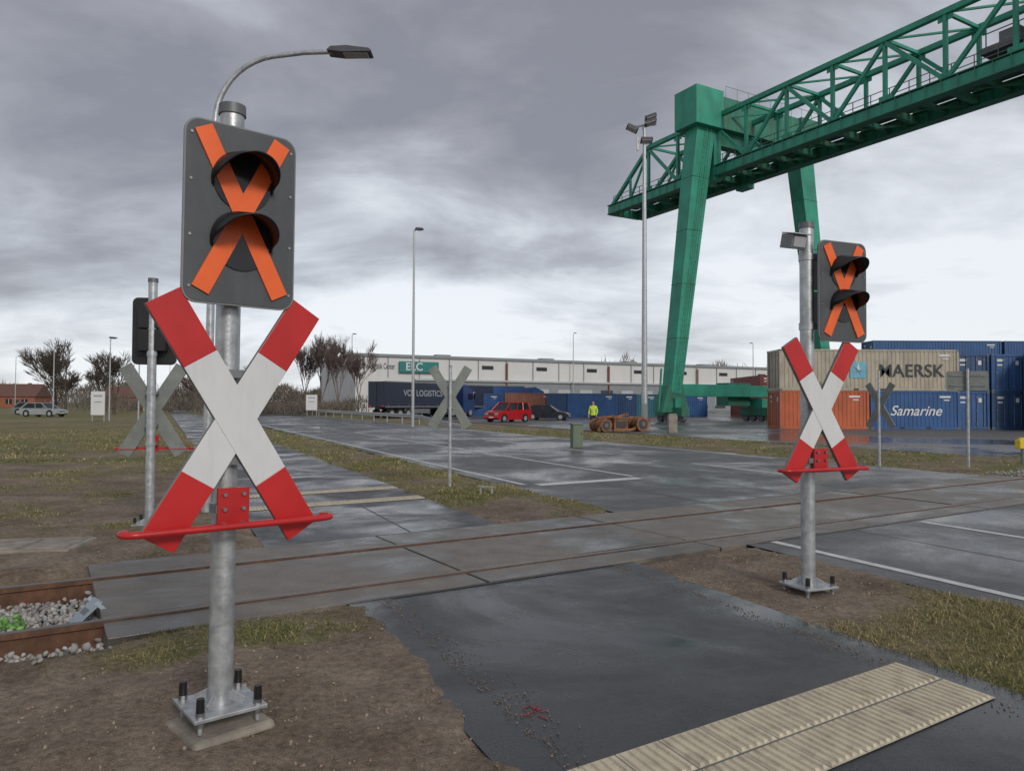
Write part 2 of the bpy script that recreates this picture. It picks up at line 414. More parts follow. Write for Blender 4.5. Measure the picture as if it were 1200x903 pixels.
mb.box((.09,.17,-.02),(.03,.012,.1),M['bluegrey'],T2); mb.box((.09,-.17,-.02),(.03,.012,.1),M['bluegrey'],T2)
mb.obj('rail_deflector_plate')
P=ballastpts(34,-4.2,-4.0,.65,1.0,lambda X,Y,u,v: -.135+rng.uniform(0,.025,len(X)))
rocks('green_marked_stones',P,(.02,.034),(.17,.34,.10),None,.5)
n=9500; X=rng.uniform(-4.5,4.8,n);Y=rng.uniform(2.0,9,n)
k=(paved(X,Y)>.05)&((uv_of(X,Y)[1]<-.5)|(uv_of(X,Y)[1]>2.3))&(fbm(X*1.5,Y*1.5,3,40)>.40); X,Y=X[k],Y[k]
rocks('soil_clods',np.stack([X,Y,height(X,Y)+.002],1),(.003,.014),(.25,.2,.15),None,.45)
n=1600; q=np.where(rng.random(n)<.5,1.78+np.abs(rng.normal(0,.12,n)),4.58-np.abs(rng.normal(0,.12,n))); v=rng.uniform(-4.8,-.5,n)
Y=(v+6.112+.537*q)/1.0986;X=q-.476*Y
rocks('path_grit',np.stack([X,Y,np.full(n,.006)],1),(.002,.008),(.2,.16,.12),None,.4)

# ------------------------------------------------------------------ grass
def blades(name,n,x0,x1,y0,y1,hmin,hmax,wid,thr):
    X=rng.uniform(x0,x1,n);Y=rng.uniform(y0,y1,n)
    g=grassy(X,Y)*.6+fbm(X*5,Y*5,3,77)*.4
    u,v=uv_of(X,Y)
    keep=(g+rng.normal(0,.05,n)>thr)&(paved(X,Y)>.03)&~((v>-.75)&(v<2.1)&((u<UL)|(u>14.5)))
    keep&=~((np.abs(v-.75)<1.25))
    X,Y,g=X[keep],Y[keep],g[keep]; n=len(X)
    Z=height(X,Y)
    h=(hmin+(hmax-hmin)*rng.random(n)**1.8)*np.clip((g-thr)*5+.45,.4,1.3)
    th=rng.uniform(0,2*np.pi,n); ln=h*rng.uniform(.5,2.0,n); la=rng.uniform(0,2*np.pi,n)
    w=wid*rng.uniform(.6,1.4,n)
    dx=np.cos(th)*w;dy=np.sin(th)*w
    A=np.stack([X-dx,Y-dy,Z-.01],1);B=np.stack([X+dx,Y+dy,Z-.01],1)
    mx=X+np.cos(la)*ln*.35;my=Y+np.sin(la)*ln*.35
    C=np.stack([mx+dx*.7,my+dy*.7,Z+h*.6],1);D=np.stack([mx-dx*.7,my-dy*.7,Z+h*.6],1)
    E=np.stack([X+np.cos(la)*ln,Y+np.sin(la)*ln,Z+h*rng.uniform(.5,1,n)],1)
    Vv=np.stack([A,B,C,D,E],1).reshape(-1,3)
    b=5*np.arange(n)[:,None]
    Ff=np.concatenate([b+np.array([[0,1,2]]),b+np.array([[0,2,3]]),b+np.array([[3,2,4]])],0)
    t=np.clip(fbm(X*.8,Y*.8,3,55)*1.8-.32+rng.normal(0,.3,n),0,1)[:,None]
    c=np.array([.155,.175,.055])*(1-t)+np.array([.38,.31,.16])*t
    c=c*(.55+.8*rng.random((n,1)))
    return np_mesh(name,Vv,Ff,M['blade'],np.repeat(c,5,0))
blades('grass',300000,-5,6.5,3,9.5,.012,.05,.0022,.50)
blades('grass',190000,-14,12,9,19,.02,.06,.005,.52)
blades('grass',80000,-26,24,19,45,.03,.11,.012,.54)

# ------------------------------------------------------------------ tactile paving
def tactile(name,q0,q1,v0,v1,rows,sp=.058):
    mb=MB(); a=[xy_qv(q0,v0),xy_qv(q1,v0),xy_qv(q1,v1),xy_qv(q0,v1)]
    mb.add([(x,y,.009) for x,y in a],[(0,1,2,3)],M['tactile'])
    dv=(v1-v0)/rows
    for r in range(rows):
        q=q0+.02; k=0
        while q<q1-.035:
            vv0=v0+dv*r+dv*.04; vv1=v0+dv*(r+1)-dv*.04
            j=.012
            b=[xy_qv(q,vv0),xy_qv(q+.034,vv0),xy_qv(q+.034,vv1),xy_qv(q,vv1)]
            t=[xy_qv(q+.006,vv0+j),xy_qv(q+.028,vv0+j),xy_qv(q+.028,vv1-j),xy_qv(q+.006,vv1-j)]
            zt=.0195+random.uniform(-.001,.001)
            mb.add([(x,y,.0092) for x,y in b]+[(x,y,zt) for x,y in t],[(4,5,6,7),(0,1,5,4),(1,2,6,5),(2,3,7,6),(3,0,4,7)],M['tactile'])
            k+=1; q+=sp
            if k%5==0:
                s=[xy_qv(q-.013,v0+dv*r),xy_qv(q-.006,v0+dv*r),xy_qv(q-.006,v0+dv*(r+1)),xy_qv(q-.013,v0+dv*(r+1))]
                mb.add([(x,y,.0096) for x,y in s],[(0,1,2,3)],M['grey']); q+=.006
        if r:
            s=[xy_qv(q0,v0+dv*r-.005),xy_qv(q1,v0+dv*r-.005),xy_qv(q1,v0+dv*r+.005),xy_qv(q0,v0+dv*r+.005)]
            mb.add([(x,y,.0101) for x,y in s],[(0,1,2,3)],M['grey'])
    return mb.obj(name)
tactile('tactile_paving',1.78,4.58,-4.12,-3.52,2)
tactile('tactile_paving',1.25,4.45,5.1,5.5,1)
tactile('tactile_paving',1.25,4.45,6.65,7.05,1)
mb=MB(); cx,cy=xy_qv(1.95,-2.95)
for (a,b,c,d) in((-.10,.05,-.04,.10),(-.05,.10,.02,.03),(-.06,.0,.06,.06),(.0,.0,.02,.12),(.04,.02,.12,.03),(-.12,-.02,-.02,-.03),(.03,-.03,.1,-.08)):
    mb.beam((cx+a*.6,cy+b,.0065),(cx+c*.6,cy+d,.0065),.006,.002,M['graffiti'])
mb.obj('spray_marking')
mb=MB(); T3=Matrix.Translation((-5.15,7.95,.03))@Matrix.Rotation(R(8),4,'Z')
mb.box((0,0,0),(1.0,.72,.08),M['slab'],T3); mb.box((-.22,0,.043),(.40,.6,.02),M['concrete'],T3); mb.box((.23,0,.043),(.40,.6,.02),M['concrete'],T3)
mb.obj('cable_pit_cover',None,.01)

# ------------------------------------------------------------------ crossing signals
def crossbuck(mb,c,s=1):
    cx,cy,cz=c; hx,hz=.345*s,.565*s; w=.172*s
    L=math.hypot(hx,hz)
    for k,sg in enumerate((1,-1)):
        d=Vector((sg*hx,0,hz)).normalized(); p=Vector((d.z,0,-d.x)); yo=cy-.0035*k
        def slab(t0,t1,y0,y1,m,ww=w):
            o=Vector((cx,0,cz)); a=[o+d*t0+p*ww/2,o+d*t1+p*ww/2,o+d*t1-p*ww/2,o+d*t0-p*ww/2]
            vs=[(q.x,y0,q.z) for q in a]+[(q.x,y1,q.z) for q in a]
            mb.add(vs,[(0,1,2,3),(7,6,5,4),(0,4,5,1),(1,5,6,2),(2,6,7,3),(3,7,4,0)],m)
        slab(-L,L,yo,yo+.028,M['signback'])
        slab(-L,-L+.33*s,yo-.004,yo,M['red']); slab(-L+.33*s,L-.33*s,yo-.004,yo,M['white']); slab(L-.33*s,L,yo-.004,yo,M['red'])
def red_bar(mb,cx,cy,cz,hw=.47):
    pts=[(cx-hw+.03,cy+.10,cz)]
    for i in range(7):
        t=R(180+90*i/6); pts.append((cx-hw+.06+.06*math.cos(t),cy+.06+.06*math.sin(t)*1,cz))
    for i in range(7):
        t=R(270+90*i/6); pts.append((cx+hw-.06+.06*math.cos(t),cy+.06+.06*math.sin(t),cz))
    pts.append((cx+hw-.03,cy+.10,cz))
    mb.tube(pts,.016,M['redpaint'],10)
    mb.box((cx,cy+.09,cz-.004),(2*hw-.1,.06,.008),M['redpaint'])
def rrect(w,h,r,n=6):
    o=[]
    for cx,cz,a0 in((w/2-r,h/2-r,0),(-w/2+r,h/2-r,90),(-w/2+r,-h/2+r,180),(w/2-r,-h/2+r,270)):
        for i in range(n+1):
            t=R(a0+90*i/n); o.append((cx+r*math.cos(t),cz+r*math.sin(t)))
    return o
def signal_head(parent,cx,cy,cz,W=.54,H=.87,back=None):
    mb=MB()
    pl=[(cx+x,cz+z) for x,z in rrect(W,H,.07)]; mb.prism(pl,cy,cy+.018,M['paneledge'])
    pl=[(cx+x,cz+z) for x,z in rrect(W-.016,H-.016,.064)]; mb.prism(pl,cy-.004,cy+.001,M['panel'])
    pl=[(cx+x,cz+z) for x,z in rrect(W-.01,H-.01,.066)]; mb.prism(pl,cy+.0175,cy+.024,M['black'])
    for dz in(.165,-.125):
        mb.box((cx,cy+.10,cz+dz),(.33,.15,.27),M['black'])
    for sx in(-1,1):
        for sz in(-.36,-.12,.14,.36): mb.cyl((cx+sx*.24,cy-.009,cz+sz),(cx+sx*.24,cy-.003,cz+sz),.007,.007,M['bolt'],8)
    zs=(.165,-.125)
    for dz in zs:
        z=cz+dz
        mb.cyl((cx,cy-.004,z),(cx,cy-.012,z),.140,.140,M['lens'],36)
    hx,hz=.190,.385;w=.086
    for k,sg in enumerate((1,-1)):
        d=Vector((sg*hx,0,hz)); L=d.length; d.normalize(); p=Vector((d.z,0,-d.x)); o=Vector((cx,0,cz+.01))
        a=[o-d*L+p*w/2,o+d*L+p*w/2,o+d*L-p*w/2,o-d*L-p*w/2]; y1=cy-.0145-.0015*k
        vs=[(q.x,cy-.003,q.z) for q in a]+[(q.x,y1,q.z) for q in a]
        mb.add(vs,[(4,5,6,7),(0,1,5,4),(1,2,6,5),(2,3,7,6),(3,0,4,7)],M['orange'])
    mb.obj('signal_panel',parent)
    for dz in zs:
        z=cz+dz; vs=[];fs=[]; n=30; mv=MB()
        for i in range(n+1):
            a=R(-12+204*i/n); L=.02+.20*max(0,math.sin(a))**.6 if math.sin(a)>0 else .02
            for rr in(.150,.143):
                vs.append((cx+rr*math.cos(a),cy-.004,z+rr*math.sin(a))); vs.append((cx+rr*.98*math.cos(a),cy-.004-L,z+rr*.98*math.sin(a)-.22*L))
        for i in range(n):
            o=4*i;p=4*(i+1)
            fs+=[(o,o+1,p+1,p),(o+2,p+2,p+3,o+3),(o+1,o+3,p+3,p+1)]
        fs+=[(0,2,3,1),(4*n,4*n+1,4*n+3,4*n+2)]
        mv.add(vs,fs,M['black'],True); mv.obj('visor',parent)
def signal_post(name,x,y,rz,zb=0.0,cz=1.53,sz=2.53,h=3.2,sdx=0,cdx=0,r=.058,sy=-.13,lean=0,hw=.47):
    e=empty(name,(x,y,0),rz)
    e.rotation_euler=(0,lean,rz)
    mb=MB(); mb.cyl((0,0,zb),(0,0,h),r,r,M['galv'],28); mb.cyl((0,0,h-.02),(0,0,h+.03),r+.008,r+.006,M['grey'],24); mb.obj('pole',e)
    mb=MB()
    mb.box((0,0,zb+.0),(.34,.34,.018),M['galv'])
    for a in range(4):
        t=R(45+90*a); c,s=math.cos(t),math.sin(t)
        px,py=c*.19,s*.19
        mb.cyl((px*1.0,py*1.0,zb-.07),(px,py,zb+.045),.011,.011,M['galv'],8)
        mb.cyl((px,py,zb+.009),(px,py,zb+.032),.022,.022,M['bolt'],6)
        mb.cyl((px,py,zb+.032),(px,py,zb+.095),.020,.018,M['black'],10)
        mb.cyl((px,py,zb-.035),(px,py,zb-.012),.022,.022,M['bolt'],6)
        mb.beam((c*.05,s*.05,zb+.05),(c*.12,s*.12,zb+.014),.006,.05,M['galv'])
    mb.obj('base_plate',e,.003)
    mb=MB(); crossbuck(mb,(cdx,-.115,cz)); mb.obj('cross_sign',e,.0025)
    mb=MB(); red_bar(mb,cdx-.01,-.20,cz-.50,hw)
    mb.box((cdx,-.095,cz-.43),(.15,.02,.20),M['redpaint'])
    for i in(-1,1):
        for j in(-.07,0,.07): mb.cyl((cdx+i*.045,-.105,cz-.43+j),(cdx+i*.045,-.12,cz-.43+j),.010,.010,M['bolt'],6)
    for zz in(-.43,.22,-.2):
        mb.box((0,-.045,cz+zz),(.14,.10,.04),M['galvdk']); mb.cyl((0,0,cz+zz-.02),(0,0,cz+zz+.02),r+.006,r+.006,M['galv'],20)
    mb.obj('protective_bar',e)
    signal_head(e,sdx,sy,sz)
    mb=MB()
    for zz in(-.3,.3):
        mb.beam((0,-.02,sz+zz),(sdx,sy+.03,sz+zz),.05,.05,M['galvdk']); mb.cyl((0,0,sz+zz-.03),(0,0,sz+zz+.03),r+.008,r+.008,M['galv'],20)
    mb.obj('brackets',e)
    return e
e=signal_post('level_crossing_signal',-1.42,3.62,R(40),.135,sz=2.50,cz=1.52,h=3.05,sdx=.01,cdx=.01,lean=R(.4),hw=.49)
mb=MB(); Tm=Matrix.Rotation(R(6),4,'Z'); mb.box((0,0,-.04),(.40,.38,.19),M['concrete'],Tm); mb.box((.01,0,-.08),(.46,.44,.13),M['concrete'],Tm); mb.obj('foundation',e,.025)
e=signal_post('level_crossing_signal',2.55,6.34,R(22),.06,sz=2.58,cz=1.56,h=3.15,sdx=.28,cdx=.05,sy=-.13)
mb=MB(); Tm=Matrix.Translation((-.16,-.02,3.0))@Matrix.Rotation(R(14),4,'X'); mb.box((0,0,0),(.16,.14,.12),M['galvdk'],Tm); mb.box((0,-.074,0),(.13,.01,.09),M['lampglass'],Tm); mb.box((0,-.02,.068),(.18,.17,.010),M['galv'],Tm); mb.beam((-.1,0,2.98),(.0,0,2.95),.04,.05,M['galv']); mb.obj('flood_lamp',e,.006)
e=signal_post('level_crossing_signal',-4.62,9.4,R(180+12),.06,sz=2.52,cz=1.50,h=3.16,sdx=0,r=.055)
def cross_post(x,y,rz,cz=1.68,h=2.4,s=1.0,zt=None):
    e=empty('railway_cross_sign',(x,y,0),rz); mb=MB()
    mb.cyl((0,0,-.05),(0,0,h),.032,.032,M['galv'],16); mb.cyl((0,0,h),(0,0,h+.02),.036,.03,M['galvdk'],16); mb.obj('pole',e)
    mb=MB(); crossbuck(mb,(0,-.06,cz),s); mb.box((0,-.02,cz+.2),(.1,.04,.04),M['galvdk']); mb.box((0,-.02,cz-.2),(.1,.04,.04),M['galvdk']); mb.obj('cross_board',e,.0025)
cross_post(-1.17,13.9,R(180+8),1.72,2.3)
cross_post(9.6,19.2,R(180-60),1.6,2.5)
# plain rectangular sign seen from behind on a post
e=empty('traffic_sign',(11.8,19.0,0),R(180-20)); mb=MB(); mb.cyl((0,0,-.05),(0,0,2.55),.035,.035,M['galv'],16); mb.cyl((0,0,2.55),(0,0,2.57),.04,.03,M['galvdk'],16); mb.obj('pole',e)
mb=MB(); mb.prism([(x,2.25+z) for x,z in rrect(.95,.5,.05)],-.055,-.045,M['signback']); mb.prism([(x,2.25+z) for x,z in rrect(.93,.48,.045)],-.060,-.0545,M['white']); mb.box((0,-.035,2.38),(.8,.02,.03),M['galvdk']); mb.box((0,-.035,2.12),(.8,.02,.03),M['galvdk']); mb.obj('board',e)

# ------------------------------------------------------------------ street lamps
e=empty('street_lamp',(-4.48,10.8,0)); e.rotation_euler=(0,R(.5),0); mb=MB()
mb.cyl((0,0,0),(0,0,5.7),.07,.045,M['galv'],20)
pts=[(0,0,5.7)]+[(1.0-1.0*math.cos(R(a)),0,5.75+1.02*math.sin(R(a))) for a in range(0,86,8)]+[(1.3,0,6.82),(1.72,0,6.84)]
mb.tube(pts,[.042]*6+[.036]*(len(pts)-6),M['galv'],12); mb.obj('pole',e)
mb=MB(); mb.prism([(1.66,6.815),(1.72,6.87),(1.95,6.885),(2.28,6.85),(2.32,6.82),(2.3,6.80),(1.9,6.79)],-.12,.12,M['lampgrey']); mb.box((2.08,0,6.787),(.36,.18,.015),M['lampglass']); mb.obj('lamp_head',e,.008)
def lamp(x,y,h,r=.08,arm=.5,rz=0):
    e=empty('street_lamp',(x,y,0),rz); mb=MB(); mb.cyl((0,0,0),(0,0,h),r,r*.55,M['galv'],14); mb.tube([(0,0,h-.05),(.05,0,h+.05),(arm,0,h+.12)],r*.5,M['galv'],8); mb.obj('pole',e)
    mb=MB(); mb.prism([(arm-.1,h+.1),(arm,h+.22),(arm+.45,h+.18),(arm+.5,h+.1),(arm+.2,h+.04)],-.17,.17,M['lampgrey']); mb.obj('lamp_head',e,.02)
lamp(-6.75,50,13.4,.11,.15,R(0))
lamp(-50,80,7.6); lamp(-88,130,9.5); lamp(-34,62,6.9,.07,.01); lamp(-25.8,118,12.6,.1,.2); lamp(12.5,150,16,.12,.2); lamp(47,143,13.5,.12,.2,R(180)); lamp(-29.5,58,6.0,.07,.6,R(0))
lamp(-70,150,9.5); lamp(-48,140,9)
e=empty('floodlight_mast',(8.3,46,0)); mb=MB(); mb.cyl((0,0,0),(0,0,19.3),.2,.10,M['galv'],20); mb.cyl((0,0,0),(0,0,.35),.4,.35,M['concrete'],16); mb.box((0,0,1.2),(.28,.42,.9),M['galvdk']); mb.obj('pole',e)
mb=MB(); mb.beam((-.75,0,19.15),(.75,0,19.3),.12,.12,M['galvdk']); mb.beam((0,-.5,19.2),(0,.5,19.2),.1,.1,M['galvdk'])
for x,z,t in((-.8,18.95,25),(.35,19.65,-20),(.35,19.35,-20),(.1,18.2,0)):
    Tm=Matrix.Translation((x,-.2,z))@Matrix.Rotation(R(t),4,'Y')@Matrix.Rotation(R(-20),4,'X')
    mb.box((0,0,0),(.75,.5,.16),M['lampgrey'],Tm); mb.box((0,0,-.1),(.6,.4,.05),M['lampglass'],Tm)
mb.cyl((-.45,-.1,17.6),(-.45,-.1,18.4),.08,.08,M['textwhite'],8)
mb.obj('floodlights',e,.02)

# ------------------------------------------------------------------ gantry crane
C=empty('gantry_crane',(14.35,66,0),R(29.8)); G=M['green'];GD=M['greendk']
mb=MB()
mb.beam((0,0,2.6),(3.6,0,27.4),1.2,1.3,G,2.2,1.6,side=(1,0,0)); mb.beam((21,0,2.6),(17.2,0,27.4),1.2,1.3,G,2.2,1.6,side=(1,0,0))
for (xa,xb) in((0,3.6),(21,17.2)):
    for t in(.2,.4,.6,.8):
        x=xa+(xb-xa)*t; z=2.6+24.8*t; w=1.2+1.0*t
        mb.beam((x-w/2-.03,0,z),(x+w/2+.03,0,z),1.3+.3*t+.06,.06,GD)
for s_ in(-.25,.25): mb.beam((.0+s_,-.95,3),(3.6+s_,-1.1,27),.05,.05,GD)
for i in range(46):
    t=i/46; mb.beam((3.6*t-.25,-.95-.15*t,3+24*t),(3.6*t+.25,-.95-.15*t,3+24*t),.04,.04,GD)
mb.obj('legs',C,.04)
mb=MB(); mb.box((10.4,0,28.75),(17.2,2.4,3.0),GD); mb.box((3.4,0,28.85),(3.4,2.9,3.5),G); mb.box((17.3,0,28.6),(3.0,2.9,3.5),GD)
mb.box((8,0,26.6),(9,1.0,1.4),GD)
for x in(5,9.4): mb.box((x,0,25.0),(.9,1.5,5.2),G)
for y in(-1.3,1.3): mb.beam((5.5,y,31.2),(19,y,31.2),.04,.04,M['grey'])
for i in range(10):
    for y in(-1.3,1.3): mb.beam((5.5+i*1.5,y,30.2),(5.5+i*1.5,y,31.2),.04,.04,M['grey'])
mb.obj('portal_beam',C,.05)
mb=MB()
mb.beam((0,0,2.9),(21,0,2.9),1.0,1.1,G); mb.prism([(-1.6,.9),(1.6,.9),(.8,3.3),(-.8,3.3)],-.6,.6,GD); mb.prism([(19.4,.9),(22.6,.9),(21.8,3.3),(20.2,3.3)],-.6,.6,GD)
for x in(0,11,21):
    mb.box((x,0,.95),(.9,3.6,.8),GD); mb.box((x,0,1.7),(.7,1.8,1.0),G)
    for y in(-1.4,-.5,.5,1.4): mb.cyl((x-.2,y,.38),(x+.2,y,.38),.36,.36,M['grey'],16)
mb.beam((-1.5,0,.9),(-1.2,0,4.8),.15,.15,G); mb.beam((2.0,0,3.4),(8,0,3.4),.3,.15,G); mb.box((9,1.2,2.6),(3,1.6,2.2),GD)
mb.obj('sill_and_bogies',C,.03)
zb,zt=23.3,28.5; XN,XF=5.0,9.2; Y0,Y1=-48,15.6
mb=MB()
for x in(XN,XF):
    mb.beam((x,Y0,zb),(x,Y1,zb),.6,.8,G); mb.beam((x,Y0,zb+.5),(x,Y1,zb+.5),.9,.09,GD); mb.beam((x,Y0,zb-.45),(x,Y1,zb-.45),.9,.09,GD)
    mb.beam((x,Y0,zt),(x,9,zt),.42,.42,G); mb.beam((x,9,zt),(x,Y1-.3,zb+.4),.36,.36,G)
    y=Y1-1
    while y>Y0: mb.beam((x-.42,y,zb-.4),(x-.42,y,zb+.45),.05,.06,GD); y-=1.1
mb.obj('chords',C,.02)
mb=MB()
for x in(XN,XF):
    y=9;k=0
    while y>Y0+4:
        mb.beam((x,y,zb+.5),(x,y,zt-.2),.26,.26,G)
        if k%2==0: mb.beam((x,y,zt-.2),(x,y-4.4,zb+.5),.26,.28,G)
        else: mb.beam((x,y,zb+.5),(x,y-4.4,zt-.2),.26,.28,G)
        for zz in(zb+.75,zt-.3): mb.box((x,y,zz),(.08,1.0,.6),G)
        y-=4.4;k+=1
    mb.beam((x,12,zb+.5),(x,9,zt-.2),.2,.2,G); mb.beam((x,12,zb+.5),(x,12,zb+2.7),.2,.2,G)
mb.obj('truss_web',C)
mb=MB(); y=9;k=0
while y>Y0+4:
    mb.beam((XN,y,zt),(XF,y,zt),.2,.24,G)
    mb.beam((XN,y,zb-.1),(XF,y,zb-.1),.35,.5,GD); mb.beam((XN,y-2.2,zb-.1),(XF,y-2.2,zb-.1),.25,.35,GD)
    mb.beam((XN,y,zt),(XF,y-4.4,zt),.14,.14,G); mb.beam((XN,y,zb-.25),(XF,y-4.4,zb-.25),.16,.16,GD)
    y-=4.4
mb.beam((XN,Y1,zb),(XF,Y1,zb),.5,.9,G); mb.beam((XN,12,zb),(XF,12,zb),.3,.6,G)
mb.obj('cross_bracing',C)
mb=MB()
mb.beam((XN+.85,Y0,zb+.62),(XN+.85,Y1,zb+.62),.8,.06,M['galvdk']); mb.beam((XF-.85,Y0,zb+.62),(XF-.85,Y1,zb+.62),.8,.06,M['galvdk'])
mb.beam((XN+1.6,Y0,zb+.95),(XN+1.6,Y1-1,zb+.95),.35,.5,M['galvdk']);mb.beam((XF-1.6,Y0,zb+.95),(XF-1.6,Y1-1,zb+.95),.35,.5,M['galvdk'])
for zz in(1.2,1.7): mb.beam((XN+.5,Y0,zb+zz),(XN+.5,Y1,zb+zz),.05,.05,M['grey'])
y=Y1
while y>Y0: mb.beam((XN+.5,y,zb+.6),(XN+.5,y,zb+1.7),.05,.05,M['grey']); y-=1.5
mb.obj('walkway',C)
mb=MB(); mb.box((7.2,-27,zb+1.7),(3.4,6.5,.4),M['grey']); mb.box((7.2,-28,zb+2.7),(2.6,3.0,1.6),M['grey']); mb.box((7.2,-25.2,zb+2.4),(2,1.2,1.0),M['galvdk'])
for y in(-30,-28,-26,-24): mb.beam((XN+.8,y,zb+1.9),(XN+.8,y,zb+2.9),.06,.06,M['grey'])
mb.beam((XN+.8,-30.2,zb+2.9),(XN+.8,-23.8,zb+2.9),.06,.06,M['grey'])
mb.obj('trolley',C)

# ------------------------------------------------------------------ containers
def container(x,y,rz,col,z=0,L=12.19,H=2.59,W=2.44,label=None,lsize=1.4,lm=None,lx=0,white_marks=True,shear=0):
    e=empty('shipping_container',(x,y,z),rz); p=paint(col); mb=MB()
    for sy in(-1,1):
        pts=[]; xx=-L/2+.12
        while xx<L/2-.28:
            pts+=[(xx,0),(xx+.07,0),(xx+.11,.035),(xx+.21,.035),(xx+.25,0)]; xx+=.28
        pts.append((L/2-.12,0))
        vs=[];
        for a,b in pts:
            vs.append((a,sy*(W/2-.04-b*1.0+.02),.16)); vs.append((a,sy*(W/2-.04-b+.02),H-.12))
        mb.add(vs,[(2*i,2*i+2,2*i+3,2*i+1) for i in range(len(pts)-1)],p)
        mb.box((0,sy*(W/2-.05),.08),(L-.3,.10,.15),p); mb.box((0,sy*(W/2-.04),H-.06),(L-.3,.08,.11),p)
        for xx in(-.9,.9): mb.box((xx,sy*(W/2-.003),.08),(.35,.012,.11),M['black'])
        mb.box((L/2-1.0,sy*(W/2-.008),H-.4),(.75,.012,.13),M['textwhite']); mb.box((L/2-.9,sy*(W/2-.008),H-.62),(.4,.012,.08),M['textwhite'])
    for sx in(-1,1):
        for sy in(-1,1):
            mb.box((sx*(L/2-.08),sy*(W/2-.08),H/2),(.16,.16,H-.26),p)
            for zz in(.06,H-.06): mb.box((sx*(L/2-.085),sy*(W/2-.08),zz),(.19,.17,.12),M['grey'])
        mb.box((sx*(L/2-.06),0,.08),(.1,W-.3,.15),p); mb.box((sx*(L/2-.06),0,H-.07),(.1,W-.3,.13),p); mb.box((sx*(L/2-.1),0,H/2),(.06,W-.3,H-.28),p)
        for k,yy in enumerate((-.85,-.35,.35,.85)):
            mb.cyl((sx*(L/2-.03),yy,.16),(sx*(L/2-.03),yy,H-.14),.022,.022,M['galvdk'],6)
            for zz in(.35,H*.5,H-.4): mb.box((sx*(L/2-.03),yy,zz),(.05,.12,.06),M['galvdk'])
        mb.box((sx*(L/2-.065),0,H/2),(.012,.03,H-.32),M['black'])
        if white_marks:
            mb.box((sx*(L/2-.062),.6,H-.42),(.012,.5,.16),M['textwhite']); mb.box((sx*(L/2-.062),.6,H-.75),(.012,.35,.10),M['textwhite']); mb.box((sx*(L/2-.062),-.6,H-.6),(.012,.22,.3),M['textwhite'])
    mb.box((0,0,H-.03),(L-.36,W-.18,.03),p)
    mb.obj('container_body',e)
    if label: text('lettering',label,lsize,lm or M['textwhite'],e,(lx,-W/2-.004,H*.47),(R(90),0,0),.003,1,'CENTER',shear)
    return e
BL=(.03,.10,.27);BL2=(.025,.07,.17);OR=(.50,.12,.045);BG=(.44,.39,.30);RD=(.22,.04,.03);BR=(.25,.09,.055)
container(21.2,51,0,OR,L=6.06); container(27.35,51,0,BL,L=6.06,label='Samarine',lsize=.95,lx=0.,shear=.35)
e=container(24.25,51,0,BG,z=2.6,label='MAERSK',lsize=1.22,lm=M['textdark'],lx=2.85,H=2.8,white_marks=False)
mb=MB(); mb.box((-.75,-1.225,1.4),(1.1,.01,1.1),paint((.16,.45,.58)));
for k in range(7):
    a=R(90+k*360/7); mb.beam((-.75,-1.235,1.4),(-.75+.45*math.cos(a),-1.235,1.4+.45*math.sin(a)),.16,.01,M['textwhite'],.03,.01)
mb.obj('star_logo',e)
for r,(yy,cols,tiers) in enumerate(((71,[33.5,46,58.5,71],3),(58.5,[38.0],2))):
    for j,xx in enumerate(cols):
        for t in range(tiers):
            container(xx+7,yy,0,[BL,BL2,(.03,.11,.28),BL][(j+t)%4],z=2.6*t)
for k,(xx) in enumerate((31.9,34.5,37.1,39.7)):
    for t in range(2):
        container(xx,57,R(90),[BL,BL2,BL,(.03,.12,.25)][(k+t)%4],z=2.6*t)
for t in range(2): container(38.3,49.4,0,BL,z=2.6*t,L=6.06,label='Bruhn',lsize=.95,lx=-1.4)
for (px,c,L,y,t) in((620,BR,6.06,90,1),(642,OR,6.06,91,1),(668,BL2,6.06,90,1),(692,BL,6.06,90,1),(716,BL2,6.06,92,1),(742,(.03,.15,.2),6.06,95,1),(770,BL,6.06,97,1),(800,BL,6.06,100,1),(560,BL,6.06,95,1),(585,(.1,.12,.14),6.06,99,1)):
    for k in range(t): container((px-600)/860*y,y,R(4),c,z=2.6*k,L=L,H=2.9)
for t in range(2): container(31,94,R(90),RD,z=2.6*t); container(33.7,94,R(90),RD if t else BL2,z=2.6*t)

# ------------------------------------------------------------------ warehouse
W=empty('warehouse',(-28,131,0),math.atan2(45,89.4))
mb=MB(); LW=104; HW=10.2
mb.box((LW/2,14,HW/2),(LW,28,HW),M['wall'])
mb.box((LW/2,-.10,HW+.1),(LW+.6,.5,.5),M['wallgrey']); mb.box((-.1,14,HW+.1),(.5,28.4,.5),M['wallgrey'])
mb.box((LW/2+5,-.15,2.9),(LW-12,.25,5.4),M['wallgrey']); mb.box((LW/2+5,-.35,6.0),(LW-12,.7,.35),M['door'])
x=12;k=0
while x<LW-4:
    mb.box((x,-.31,2.7),(3.0,.08,3.6),M['door'] if k%4 else M['doordark']); mb.box((x,-.36,1.1),(3.0,.08,.5),M['doordark']); x+=5.2;k+=1
x=6
while x<LW:
    mb.box((x,-.08,8.2),(.14,.16,3.8),M['wallgrey'])
    if int(x)%12==0: mb.box((x+2,-.06,8.6),(2.4,.12,.7),M['glass'])
    x+=6
x=30
while x<LW: mb.cyl((x,-.55,.2),(x,-.55,HW-.6),.16,.16,M['brick'],8); x+=24
for x in(20,44,66,88): mb.box((x,9,HW+.7),(3,2,1.0),M['wallgrey'])
mb.box((3,-.06,4.4),(1.0,.1,2.0),M['glass']); mb.box((6,-.06,4.4),(1.0,.1,2.0),M['glass'])
mb.obj('hall',W)
mb=MB(); mb.box((11.8,-.5,8.3),(7.6,.4,2.0),M['teal']); mb.obj('sign_board',W)
